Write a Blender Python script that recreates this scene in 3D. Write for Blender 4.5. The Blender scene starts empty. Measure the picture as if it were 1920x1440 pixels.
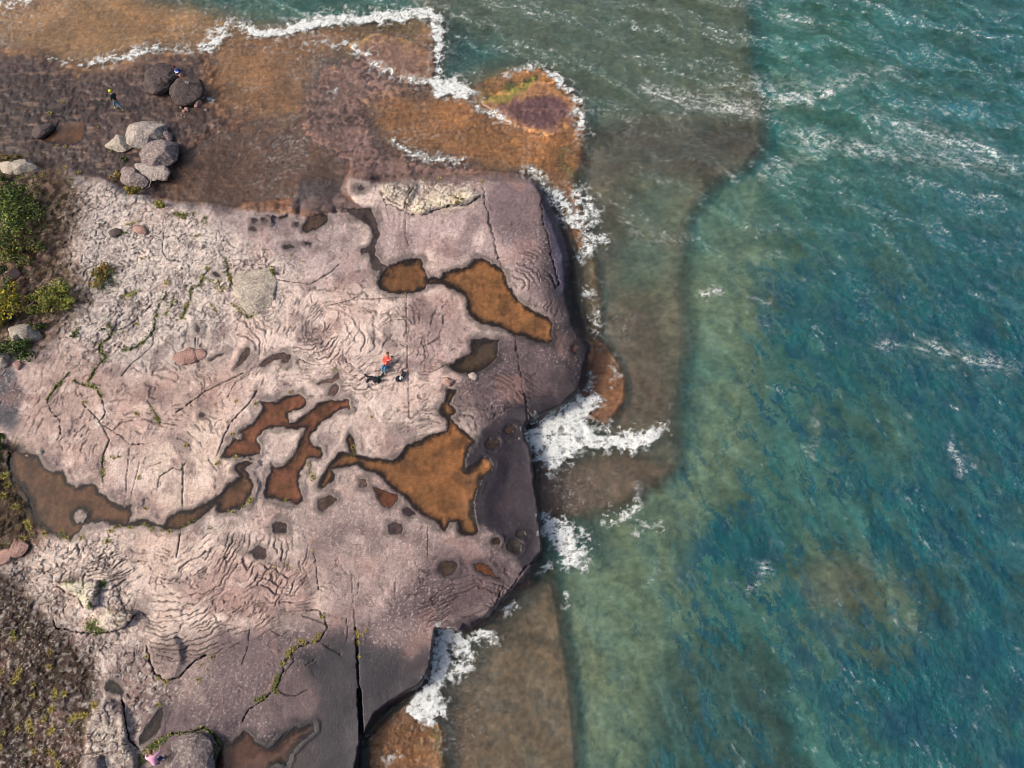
import bpy, math, random
import numpy as np
from mathutils import Vector, Matrix

random.seed(7)
RNG = np.random.default_rng(7)
S = bpy.context.scene
COL = S.collection

# ------------------------------------------------------------------ camera, world, sun, exposure
H_CAM, TILT, F_PX = 42.0, math.radians(20.0), 1280.0
cam_data = bpy.data.cameras.new('camera')
cam_data.sensor_width = 36.0
cam_data.lens = 36.0 * F_PX / 1920.0
cam_data.clip_end = 600.0
cam = bpy.data.objects.new('camera', cam_data)
cam.location = (0, 0, H_CAM)
cam.rotation_euler = (TILT, 0, 0)
COL.objects.link(cam)
S.camera = cam

SUN_EL, SUN_AZ = math.radians(40), math.radians(-97)      # azimuth from +Y towards +X
world = bpy.data.worlds.new('World')
S.world = world
world.use_nodes = True
wn = world.node_tree
for n in list(wn.nodes): wn.nodes.remove(n)
sky = wn.nodes.new('ShaderNodeTexSky'); sky.sky_type = 'NISHITA'; sky.sun_disc = False
sky.sun_elevation = SUN_EL; sky.sun_rotation = SUN_AZ; sky.dust_density = 5.0; sky.air_density = 0.8; sky.ozone_density = 0.6
bg = wn.nodes.new('ShaderNodeBackground'); bg.inputs['Strength'].default_value = 0.12
wo = wn.nodes.new('ShaderNodeOutputWorld')
wn.links.new(sky.outputs[0], bg.inputs[0]); wn.links.new(bg.outputs[0], wo.inputs[0])
sun_d = bpy.data.lights.new('sun', 'SUN'); sun_d.energy = 2.3; sun_d.angle = math.radians(10.0); sun_d.color = (1.0, 0.91, 0.82)
sun = bpy.data.objects.new('sun', sun_d)
sdir = Vector((math.sin(SUN_AZ) * math.cos(SUN_EL), math.cos(SUN_AZ) * math.cos(SUN_EL), math.sin(SUN_EL)))
sun.rotation_euler = sdir.to_track_quat('Z', 'Y').to_euler()
COL.objects.link(sun)
S.view_settings.view_transform = 'Standard'
S.view_settings.look = 'None'
S.view_settings.exposure = 0.6
S.view_settings.gamma = 1.0
S.view_settings.use_curve_mapping = False
S.render.engine = 'CYCLES'
S.cycles.filter_width = 0.95
S.cycles.sample_clamp_direct = 2.5
S.cycles.max_bounces = 6
S.cycles.transparent_max_bounces = 24
LIGHT = 1.30          # how bright a surface of albedo 1 appears, used to turn seen colours into albedo

# ------------------------------------------------------------------ geometry helpers
CT, ST = math.cos(TILT), math.sin(TILT)
def P(px, py, z=0.0):
    """world point seen at photo position (px,py) when it lies at height z (works on arrays)"""
    u = (px - 960.0) / F_PX; v = (720.0 - py) / F_PX
    s = (H_CAM - z) / (CT - v * ST)
    return u * s, (v * CT + ST) * s, z + 0 * u
def PV(px, py, z=0.0):
    a, b, c = P(float(px), float(py), float(z)); return Vector((a, b, c))
def ppm(py, z=0.0):
    v = (720.0 - py) / F_PX
    return F_PX * (CT - v * ST) / (H_CAM - z)
def lin(c):
    c = np.asarray(c, float) / 255.0
    return np.where(c <= 0.04045, c / 12.92, ((c + 0.055) / 1.055) ** 2.4)
def alb(c): return np.clip(lin(c) / LIGHT, 0, 0.85)
def sstep(a, b, x):
    t = np.clip((x - a) / (b - a), 0, 1); return t * t * (3 - 2 * t)
def Z(x0, y0, s, pts): return [(x0 + s * x, y0 + s * y) for x, y in pts]
R1 = lambda p: Z(0, 0, .2604, p)
R2 = lambda p: Z(480, 0, .3389, p)
R3 = lambda p: Z(0, 340, .2604, p)
R4 = lambda p: Z(480, 340, .3389, p)
Q1 = lambda p: Z(0, 700, .2604, p)
Q2 = lambda p: Z(400, 700, .34375, p)
Q3 = lambda p: Z(0, 1065, .2604, p)
Q4 = lambda p: Z(400, 1050, .2708, p)

# ------------------------------------------------------------------ noise
_perm = {}
def perlin(x, y, seed=0):
    if seed not in _perm:
        r = np.random.default_rng(1000 + seed)
        a = r.uniform(0, 2 * np.pi, (256, 256)).astype(np.float32)
        _perm[seed] = (np.cos(a), np.sin(a))
    gx, gy = _perm[seed]
    xi = np.floor(x).astype(np.int32); yi = np.floor(y).astype(np.int32)
    fx = (x - xi).astype(np.float32); fy = (y - yi).astype(np.float32)
    x0 = xi & 255; y0 = yi & 255; x1 = (x0 + 1) & 255; y1 = (y0 + 1) & 255
    u = fx * fx * fx * (fx * (fx * 6 - 15) + 10); v = fy * fy * fy * (fy * (fy * 6 - 15) + 10)
    n00 = gx[y0, x0] * fx + gy[y0, x0] * fy
    n10 = gx[y0, x1] * (fx - 1) + gy[y0, x1] * fy
    n01 = gx[y1, x0] * fx + gy[y1, x0] * (fy - 1)
    n11 = gx[y1, x1] * (fx - 1) + gy[y1, x1] * (fy - 1)
    a = n00 + u * (n10 - n00); b = n01 + u * (n11 - n01)
    return (a + v * (b - a)) * 1.5
def fbm(x, y, o=4, seed=0, gain=.5, lac=2.03):
    s = 0; a = 1.0; t = 0
    for i in range(o):
        s = s + a * perlin(x * lac ** i + 17.3 * i, y * lac ** i - 9.1 * i, seed + i); t += a; a *= gain
    return s / t * 1.4

# ------------------------------------------------------------------ coarse field painter (photo positions, 3 px)
GX0, GY0, GS = -360, -300, 3.0
GW, GH = int(2640 / GS) + 1, int(2100 / GS) + 1
cxs = GX0 + GS * np.arange(GW); cys = GY0 + GS * np.arange(GH)
def sdf(poly, margin, closed=True):
    p = np.array(poly, float)
    x0, y0 = p.min(0) - margin; x1, y1 = p.max(0) + margin
    i0, i1 = max(0, int((x0 - GX0) / GS)), min(GW, int((x1 - GX0) / GS) + 2)
    j0, j1 = max(0, int((y0 - GY0) / GS)), min(GH, int((y1 - GY0) / GS) + 2)
    X, Y = np.meshgrid(cxs[i0:i1], cys[j0:j1])
    d = np.full(X.shape, 1e9); ins = np.zeros(X.shape, bool)
    n = len(p)
    for k in range(n if closed else n - 1):
        a = p[k]; b = p[(k + 1) % n]; e = b - a
        t = np.clip(((X - a[0]) * e[0] + (Y - a[1]) * e[1]) / max(e @ e, 1e-9), 0, 1)
        d = np.minimum(d, (X - a[0] - t * e[0]) ** 2 + (Y - a[1] - t * e[1]) ** 2)
        if closed:
            c = (a[1] > Y) != (b[1] > Y)
            xx = (b[0] - a[0]) * (Y - a[1]) / ((b[1] - a[1]) if b[1] != a[1] else 1e-9) + a[0]
            ins ^= c & (X < xx)
    d = np.sqrt(d)
    return (slice(j0, j1), slice(i0, i1)), (np.where(ins, d, -d) if closed else d)
def ell(cx, cy, rx, ry, rot=0, n=14, jag=0.12, seed=None):
    r = random.Random(seed if seed is not None else int(cx * 7 + cy * 13))
    o = []
    for k in range(n):
        a = 2 * math.pi * k / n; q = 1 + r.uniform(-jag, jag)
        x, y = rx * q * math.cos(a), ry * q * math.sin(a); c, s = math.cos(rot), math.sin(rot)
        o.append((cx + c * x - s * y, cy + s * x + c * y))
    return o
def paint(field, poly, val, feather=8, alpha=1.0):
    sl, d = sdf(poly, feather * 1.2 + 6)
    m = sstep(-feather, feather, d) * alpha
    if field.ndim == 3: m = m[..., None]
    field[sl] = field[sl] * (1 - m) + np.asarray(val, float) * m
def paint_line(field, line, val, width, feather, alpha=1.0, add=False):
    sl, d = sdf(line, width + feather + 6, closed=False)
    m = (1 - sstep(width * .5, width * .5 + feather, d)) * alpha
    if field.ndim == 3: m = m[..., None]
    if add: field[sl] = np.maximum(field[sl], np.asarray(val, float) * m)
    else: field[sl] = field[sl] * (1 - m) + np.asarray(val, float) * m
GXX, GYY = np.meshgrid(cxs, cys)
def full(v):
    v = np.asarray(v, float)
    return np.zeros((GH, GW) + v.shape) + v
def sample(field, px, py):
    fx = np.clip((px - GX0) / GS, 0, GW - 1.001); fy = np.clip((py - GY0) / GS, 0, GH - 1.001)
    i = fx.astype(np.int32); j = fy.astype(np.int32); u = fx - i; v = fy - j
    if field.ndim == 3: u = u[..., None]; v = v[..., None]
    return (field[j, i] * (1 - u) + field[j, i + 1] * u) * (1 - v) + (field[j + 1, i] * (1 - u) + field[j + 1, i + 1] * u) * v

SEA = -1.3
# --- outline of the rock platform
PLAT = [(640, 330), (660, 322), (700, 333), (760, 328), (850, 322), (930, 315), (1000, 325), (1025, 345), (1045, 372), (1065, 410), (1085, 470),
        (1092, 560), (1108, 620), (1113, 690), (1108, 740), (1062, 780), (1000, 806), (1003, 870), (1015, 960), (1025, 1050), (1018, 1072), (960, 1130),
        (920, 1172), (885, 1192), (820, 1183), (814, 1235), (806, 1280), (795, 1300), (740, 1330), (700, 1370), (685, 1400), (682, 1900), (-900, 1900), (-900, 290),
        (20, 285), (130, 300), (200, 330), (240, 352), (290, 366), (340, 374), (400, 378), (460, 388), (500, 391), (545, 398), (590, 402), (640, 396),
        (690, 396), (668, 384), (650, 366)]
sl, d = sdf(PLAT, 2500); PLATSDF = np.full((GH, GW), -999.); PLATSDF[sl] = d
EDGEW = full(7.0)
paint(EDGEW, [(1010, 330), (1060, 370), (1110, 480), (1130, 640), (1020, 640), (1010, 480)], 34, 20)
paint(EDGEW, [(1120, 640), (1120, 800), (980, 830), (980, 770), (1080, 700)], 26, 14)
paint(EDGEW, [(600, 300), (1000, 290), (1010, 345), (620, 345)], 30, 15)
paint(EDGEW, [(-360, 200), (240, 250), (300, 360), (600, 385), (600, 420), (200, 460), (-360, 420)], 18, 30)
paint(EDGEW, [(-360, 200), (180, 260), (180, 380), (-360, 420)], 46, 30)
paint(EDGEW, [(1040, 1040), (1040, 1100), (900, 1210), (860, 1170), (980, 1040)], 24, 10)
paint(EDGEW, [(820, 1260), (820, 1330), (700, 1460), (650, 1460), (700, 1330)], 24, 10)

def _blur0(a, r):
    for _ in range(2):
        for ax in (0, 1):
            c_ = np.cumsum(np.pad(a, [(r + 1, r) if i == ax else (0, 0) for i in (0, 1)], mode='edge'), axis=ax)
            a = (np.take(c_, range(2 * r + 1, c_.shape[ax]), axis=ax) - np.take(c_, range(0, c_.shape[ax] - 2 * r - 1), axis=ax)) / (2 * r + 1)
    return a
# --- sea bed and low shelves: height and colour
hout = SEA - 1.9 - np.clip((GXX - 1150) / 800, 0, 2) * 2.2 - np.clip((500 - GYY) / 500, 0, 1.5) * 1.2
cout = full((160, 154, 124))
o = lambda poly, z, c, f=10: (paint(hout, poly, z, f), paint(cout, poly, c, f))
o([(-900, 40), (380, 60), (800, 20), (825, 160), (1060, 130), (1110, 300), (1090, 700), (990, 800), (1000, 1100), (800, 1180), (690, 1400), (-900, 1700)], SEA - .2, (130, 100, 80), 8)
# top open water north of the reef
o([(-400, -400), (2200, -400), (2200, -60), (1000, 30), (830, 20), (430, 10), (-400, -60)], SEA - 2.4, (105, 100, 75), 60)
# sandy trench beside the shelf
o([(1040, 1075), (1150, 960), (1290, 890), (1350, 700), (1290, 560), (1330, 420), (1420, 350), (1460, 480), (1440, 700), (1430, 860), (1330, 1000), (1250, 1230), (1210, 1460), (1180, 2000), (1060, 2000), (1080, 1300)], SEA - 1.85, (184, 174, 134), 56)
# upper brown shelf
o([(700, -400), (1380, -400), (1396, 0), (1410, 120), (1428, 180), (1438, 225), (1435, 275), (1405, 318), (1345, 345), (1300, 400), (1280, 480), (1285, 560), (1296, 640), (1284, 700), (1276, 780),
   (1278, 870), (1238, 912), (1150, 965), (1030, 985), (980, 900), (980, 400), (820, 180)], SEA - 1.2, (156, 126, 98), 22)
o([(1105, 240), (1220, 215), (1380, 205), (1430, 230), (1425, 280), (1340, 330), (1200, 330), (1120, 330)], SEA - 1.0, (118, 94, 76), 30)
o([(850, 20), (1090, 20), (1150, 110), (1100, 150), (1000, 110), (900, 130), (840, 150)], SEA - 2.3, (70, 84, 66), 34)
o([(1120, 130), (1330, 110), (1390, 190), (1150, 220)], SEA - 1.2, (118, 104, 96), 26)
o([(1130, 600), (1200, 560), (1260, 700), (1250, 790), (1150, 800), (1170, 700)], SEA - .8, (140, 108, 86), 26)
o([(700, -400), (1380, -400), (1420, 120), (1400, 215), (1200, 210), (1100, 240), (1100, 180), (860, 60)], SEA - 1.75, (146, 130, 102), 40)
o([(1180, 340), (1290, 340), (1275, 480), (1240, 560), (1150, 540)], SEA - 1.7, (150, 134, 104), 40)
# lower brown shelf
o([(1036, 1066), (1050, 1130), (1060, 1200), (1078, 1310), (1086, 1440), (1096, 2000), (600, 2000), (600, 1200), (820, 1180), (960, 1120)], SEA - 1.0, (158, 116, 86), 13)
o([(1020, 870), (1180, 850), (1270, 880), (1160, 950), (1030, 980)], SEA - .75, (148, 112, 90), 14)
# dark weed bed and round reef on the right
o([(1250, 1230), (1330, 1180), (1450, 1240), (1500, 1440), (1500, 2000), (1190, 2000), (1210, 1440)], SEA - 2.0, (98, 100, 84), 26)
o([(1350, 980), (1400, 960), (1480, 1000), (1450, 1080), (1380, 1090), (1330, 1060)], SEA - 2.7, (110, 116, 98), 44)
o(ell(1600, 1125, 145, 104, 0.45, 26, .2), SEA - 1.9, (176, 160, 124), 44)
o(ell(1560, 1100, 70, 50, 0.3, 16, .3), SEA - 1.6, (166, 146, 114), 24)
o([(1600, 1160), (1760, 1130), (1750, 1220), (1690, 1240), (1600, 1200)], SEA - 1.9, (150, 150, 108), 22)
# shallows of the upper left
o([(-400, -60), (200, -40), (420, 20), (480, 40), (600, 45), (380, 150), (380, 250), (-400, 200)], SEA - .38, (204, 148, 88), 26)
o([(380, 80), (470, 55), (700, 38), (800, 22), (824, 60), (822, 176), (760, 210), (620, 230), (470, 235), (380, 190)], SEA - .16, (184, 134, 86), 14)
o([(600, 110), (660, 90), (760, 150), (820, 170), (820, 182), (760, 190), (690, 205), (640, 260), (560, 250), (560, 170)], SEA + .02, (112, 90, 82), 26)
o([(655, 84), (700, 60), (760, 70), (812, 100), (817, 158), (760, 150), (700, 122)], SEA + .10, (120, 94, 82), 14)
o([(-900, 60), (60, 92), (100, 112), (170, 128), (230, 112), (290, 96), (380, 92), (400, 130), (385, 180), (430, 225), (520, 262), (560, 330), (400, 345), (330, 300), (300, 370), (100, 380), (-900, 380)], SEA + .26, (60, 47, 42), 20)
o([(0, 130), (110, 150), (150, 230), (80, 290), (-400, 290), (-400, 130)], SEA + .42, (46, 35, 31), 20)
o([(430, 220), (560, 235), (640, 230), (680, 205), (720, 270), (800, 296), (990, 318), (1000, 345), (640, 345), (560, 300)], SEA + .03, (108, 86, 80), 26)
o([(690, 205), (760, 192), (820, 176), (880, 170), (900, 200), (950, 226), (1000, 250), (1060, 238), (1098, 225), (1100, 300), (1080, 345), (1030, 345), (1000, 318), (870, 303), (780, 285), (720, 250)], SEA - .12, (196, 138, 80), 14)
o([(876, 168), (900, 148), (960, 128), (1015, 124), (1055, 148), (1092, 190), (1100, 250), (1060, 262), (980, 252), (930, 220), (890, 190)], SEA - .05, (196, 140, 80), 7)
o([(905, 196), (950, 176), (1000, 158), (1040, 170), (1072, 200), (1076, 225), (1050, 245), (1000, 246), (950, 226)], SEA + .16, (96, 70, 70), 18)
o([(335, 290), (400, 250), (470, 240), (560, 255), (640, 300), (645, 335), (660, 372), (690, 398), (600, 402), (500, 390), (400, 378), (300, 366), (290, 345), (330, 325)], SEA - .22, (122, 82, 60), 20)
o([(560, 330), (650, 340), (650, 372), (700, 398), (620, 402), (540, 392)], SEA - .12, (104, 88, 86), 10)
# ledges under water beside the cliff
o([(1110, 630), (1138, 645), (1160, 675), (1176, 715), (1172, 755), (1140, 800), (1095, 785), (1080, 750)], SEA - .22, (186, 128, 84), 4)
o([(1085, 470), (1120, 485), (1128, 560), (1130, 610), (1112, 640), (1090, 560)], SEA - .5, (176, 140, 92), 8)
o([(1030, 335), (1066, 320), (1086, 360), (1105, 420), (1100, 480), (1080, 470)], SEA - .15, (176, 126, 84), 8)
o([(690, 1380), (740, 1330), (790, 1302), (812, 1320), (834, 1370), (838, 1450), (838, 1900), (682, 1900)], SEA - .14, (168, 116, 66), 6)
o([(1012, 830), (1040, 850), (1060, 940), (1030, 985), (1000, 960)], SEA - .5, (150, 106, 84), 10)
for ln in ([(885, 172), (920, 178), (945, 172), (970, 155), (990, 146)],):
    paint_line(cout, ln, (112, 122, 48), 6, 6, .85)
for ln, w in (([(640, 100), (680, 70), (740, 48), (800, 42)], 5), ([(760, 70), (772, 50)], 8), ([(1060, 280), (1072, 320), (1085, 345)], 8), ([(815, 1370), (832, 1440)], 4)):
    paint_line(cout, ln, (120, 120, 56), w, 9, .6)

_cb = np.stack([_blur0(cout[..., q], 5) for q in range(3)], -1)
_bm = (sstep(350, 320, GYY) * sstep(1000, 860, GXX))[..., None]
cout = cout * (1 - .8 * _bm) + _cb * .8 * _bm
# --- rock platform: height and colour
hin = full(0.0)
hin += 0.5 * np.clip((260 - GXX) / 260, 0, 1.6) * sstep(250, 480, GYY)
paint(hin, [(560, 1200), (700, 1190), (815, 1240), (808, 1290), (700, 1370), (682, 1900), (380, 1900), (390, 1350), (520, 1330)], -.30, 60)
paint(hin, [(640, 330), (760, 335), (900, 330), (1030, 350), (900, 400), (760, 400), (660, 380)], -.1, 20)
paint(hin, ell(260, 1380, 170, 120), .35, 60)
paint(hin, [(930, 790), (1003, 800), (1025, 1060), (950, 1130), (920, 980)], -.22, 30)
paint(hin, R2([(860, 1150), (900, 1110), (1000, 1070), (1100, 1045), (1200, 1050), (1250, 1080), (1180, 1110), (1100, 1140), (1000, 1150), (920, 1190), (870, 1175)]), .30, 7)
paint(hin, R2([(690, 1040), (760, 1000), (900, 1000), (860, 1100), (820, 1150), (720, 1110)]), .12, 7)
paint(hin, Q3([(420, 140), (500, 105), (600, 90), (710, 90), (690, 200), (660, 290), (600, 285), (560, 200), (480, 170)]), .62, 5)
paint(hin, Q3([(680, 330), (860, 310), (960, 320), (975, 350), (900, 430), (800, 450), (710, 410), (670, 360)]), .5, 5)
paint(hin, Q3([(1060, 560), (1150, 500), (1260, 490), (1310, 570), (1320, 680), (1260, 780), (1200, 810), (1120, 740), (1070, 650)]), .28, 7)
paint(hin, Q3([(610, 1150), (680, 1020), (780, 920), (850, 905), (880, 960), (900, 1080), (930, 1230), (980, 1330), (1000, 1600), (650, 1600), (620, 1300)]), .75, 7)
cin = full((192, 172, 162))
c = lambda poly, col, f=14, a=1.0: paint(cin, poly, col, f, a)
c([(300, 380), (640, 400), (680, 470), (690, 560), (520, 520), (420, 440)], (172, 154, 150), 26)
c([(140, 330), (240, 360), (300, 400), (420, 420), (520, 500), (530, 600), (420, 640), (250, 720), (150, 640), (120, 500)], (202, 188, 178), 40)
c([(430, 500), (690, 540), (870, 600), (850, 700), (700, 820), (450, 840), (420, 640)], (214, 192, 180), 50)
c([(60, 640), (260, 700), (440, 700), (440, 940), (260, 980), (150, 900), (20, 820)], (192, 166, 154), 40)
c([(230, 880), (420, 760), (430, 900), (330, 960)], (216, 194, 178), 20)
c([(690, 400), (1000, 390), (1040, 560), (940, 500), (780, 480), (700, 490)], (180, 158, 154), 24)
c([(760, 540), (870, 560), (890, 640), (830, 690), (760, 690)], (176, 152, 146), 24)
c([(880, 960), (960, 1040), (900, 1130), (840, 1080)], (150, 130, 126), 26)
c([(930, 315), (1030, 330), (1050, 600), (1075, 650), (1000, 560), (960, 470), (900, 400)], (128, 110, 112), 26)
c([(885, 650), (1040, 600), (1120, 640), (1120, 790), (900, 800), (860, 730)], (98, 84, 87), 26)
c([(700, 900), (900, 990), (960, 1100), (820, 1190), (640, 1200), (580, 1100), (560, 950)], (164, 144, 138), 40)
c([(820, 1030), (960, 1040), (955, 1120), (830, 1180), (700, 1180)], (108, 92, 94), 30)
c([(380, 1180), (600, 1150), (780, 1180), (812, 1230), (700, 1240), (660, 1440), (300, 1440), (240, 1300)], (120, 104, 104), 36)
c([(180, 1180), (400, 1190), (400, 1330), (200, 1280)], (160, 140, 132), 26)
c([(0, 1020), (200, 1000), (450, 1010), (600, 1080), (610, 1160), (400, 1185), (250, 1200), (60, 1140)], (226, 204, 188), 26)
c([(400, 1030), (560, 1060), (590, 1140), (440, 1170), (330, 1120)], (186, 158, 148), 24)
c([(-400, 270), (100, 290), (160, 380), (130, 470), (170, 560), (90, 640), (-400, 690)], (118, 98, 82), 26)
c([(-400, 690), (20, 690), (44, 740), (30, 800), (-400, 830)], (92, 90, 94), 12)
c([(-400, 830), (40, 830), (70, 900), (90, 1000), (60, 1040), (-400, 1060)], (96, 78, 62), 20)
c([(-400, 1060), (20, 1080), (110, 1180), (170, 1230), (180, 1330), (150, 1460), (-400, 1500)], (60, 45, 38), 22)
c([(30, 1060), (140, 1080), (170, 1190), (110, 1170), (40, 1100)], (196, 174, 160), 14)
c(R2([(860, 1150), (900, 1110), (1000, 1070), (1100, 1045), (1200, 1050), (1250, 1080), (1180, 1110), (1100, 1140), (1000, 1150), (920, 1190), (870, 1175)]), (226, 210, 180), 6)
c(R2([(700, 1010), (900, 990), (1180, 1010), (1180, 1050), (900, 1090), (820, 1150), (700, 1100)]), (204, 188, 170), 8)
c(Q3([(420, 140), (500, 105), (600, 90), (710, 90), (690, 200), (660, 290), (600, 285), (560, 200), (480, 170)]), (224, 214, 184), 5)
c(Q3([(680, 330), (860, 310), (960, 320), (975, 350), (900, 430), (800, 450), (710, 410), (670, 360)]), (226, 206, 178), 5)
c(Q3([(610, 1150), (680, 1020), (780, 920), (850, 905), (880, 960), (900, 1080), (930, 1230), (980, 1330), (1000, 1600), (650, 1600), (620, 1300)]), (160, 144, 136), 8)
c([(180, 1345), (240, 1340), (250, 1420), (180, 1440)], (192, 176, 160), 14)
# dark wave-washed slabs
SLAB1 = [(905, 800), (960, 770), (1000, 768), (1040, 790), (1016, 870), (1046, 1040), (1022, 1092), (985, 1095), (958, 1040), (932, 1000), (904, 992), (862, 960), (858, 910), (868, 880), (880, 850), (888, 825)]
SLAB2 = [(560, 1235), (640, 1190), (690, 1205), (760, 1225), (835, 1195), (820, 1290), (700, 1385), (690, 1900), (430, 1900), (440, 1440), (520, 1370), (600, 1345), (600, 1310), (575, 1270)]
FACE = [(1018, 340), (1060, 380), (1110, 480), (1135, 700), (1115, 780), (1000, 830), (950, 770), (1030, 738), (1052, 690), (1046, 640), (1050, 600), (1028, 550), (1024, 500), (1018, 420)]
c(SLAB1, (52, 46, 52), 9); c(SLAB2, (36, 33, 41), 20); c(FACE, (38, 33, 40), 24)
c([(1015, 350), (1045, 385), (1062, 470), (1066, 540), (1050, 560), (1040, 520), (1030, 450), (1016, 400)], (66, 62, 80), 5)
c([(975, 1090), (1030, 1045), (1025, 1085), (920, 1185), (900, 1170)], (70, 62, 66), 6)
c([(820, 1183), (900, 1195), (930, 1160), (880, 1150)], (80, 70, 74), 8)
c([(645, 325), (700, 335), (900, 318), (1010, 328), (1000, 345), (700, 345)], (130, 112, 110), 10)

# --- masks
rough = full(.35)      # crackled lichen relief
paint(rough, [(120, 320), (300, 360), (560, 500), (520, 600), (300, 640), (150, 700), (80, 600), (100, 440)], 1.0, 40)
paint(rough, [(-300, 1030), (220, 1000), (260, 1180), (330, 1300), (230, 1460), (-300, 1500)], 1.0, 30)
paint(rough, R2([(690, 1000), (1200, 1000), (1250, 1080), (900, 1190), (690, 1100)]), 1.0, 16)
paint(rough, SLAB1, .04, 20); paint(rough, SLAB2, .05, 20); paint(rough, [(400, 1180), (560, 1200), (640, 1330), (420, 1370)], .15, 20)
ropy = full(.35)
paint(ropy, [(180, 1020), (420, 1010), (620, 1090), (600, 1160), (360, 1180), (200, 1170)], 1.0, 26)
paint(ropy, [(430, 520), (860, 560), (860, 700), (700, 760), (430, 700)], .85, 40)
paint(ropy, [(740, 740), (860, 730), (1000, 700), (990, 780), (880, 830), (740, 810)], 1.0, 24)
paint(ropy, [(820, 1050), (960, 1060), (940, 1150), (800, 1180), (760, 1100)], .8, 24)
paint(ropy, [(150, 640), (420, 600), (430, 820), (60, 860)], .7, 40)
paint(ropy, SLAB1, 0, 16); paint(ropy, SLAB2, .05, 20); paint(ropy, ell(640, 1010, 110, 60), .1, 26)
wet = full(0.0)
paint(wet, SLAB1, 1, 12); paint(wet, SLAB2, .9, 20); paint(wet, FACE, .75, 16)
paint(wet, [(885, 640), (930, 620), (950, 650), (900, 700)], .8, 10)
soil = full(0.0)
paint(soil, [(-400, 270), (90, 290), (150, 360), (120, 470), (160, 560), (80, 650), (-400, 690)], 1, 26)
paint(soil, [(-400, 830), (30, 830), (60, 940), (40, 1060), (-400, 1060)], 1, 18)
paint(soil, [(-400, 1060), (10, 1080), (100, 1190), (160, 1240), (170, 1330), (140, 1460), (-400, 1500)], .9, 22)

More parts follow.
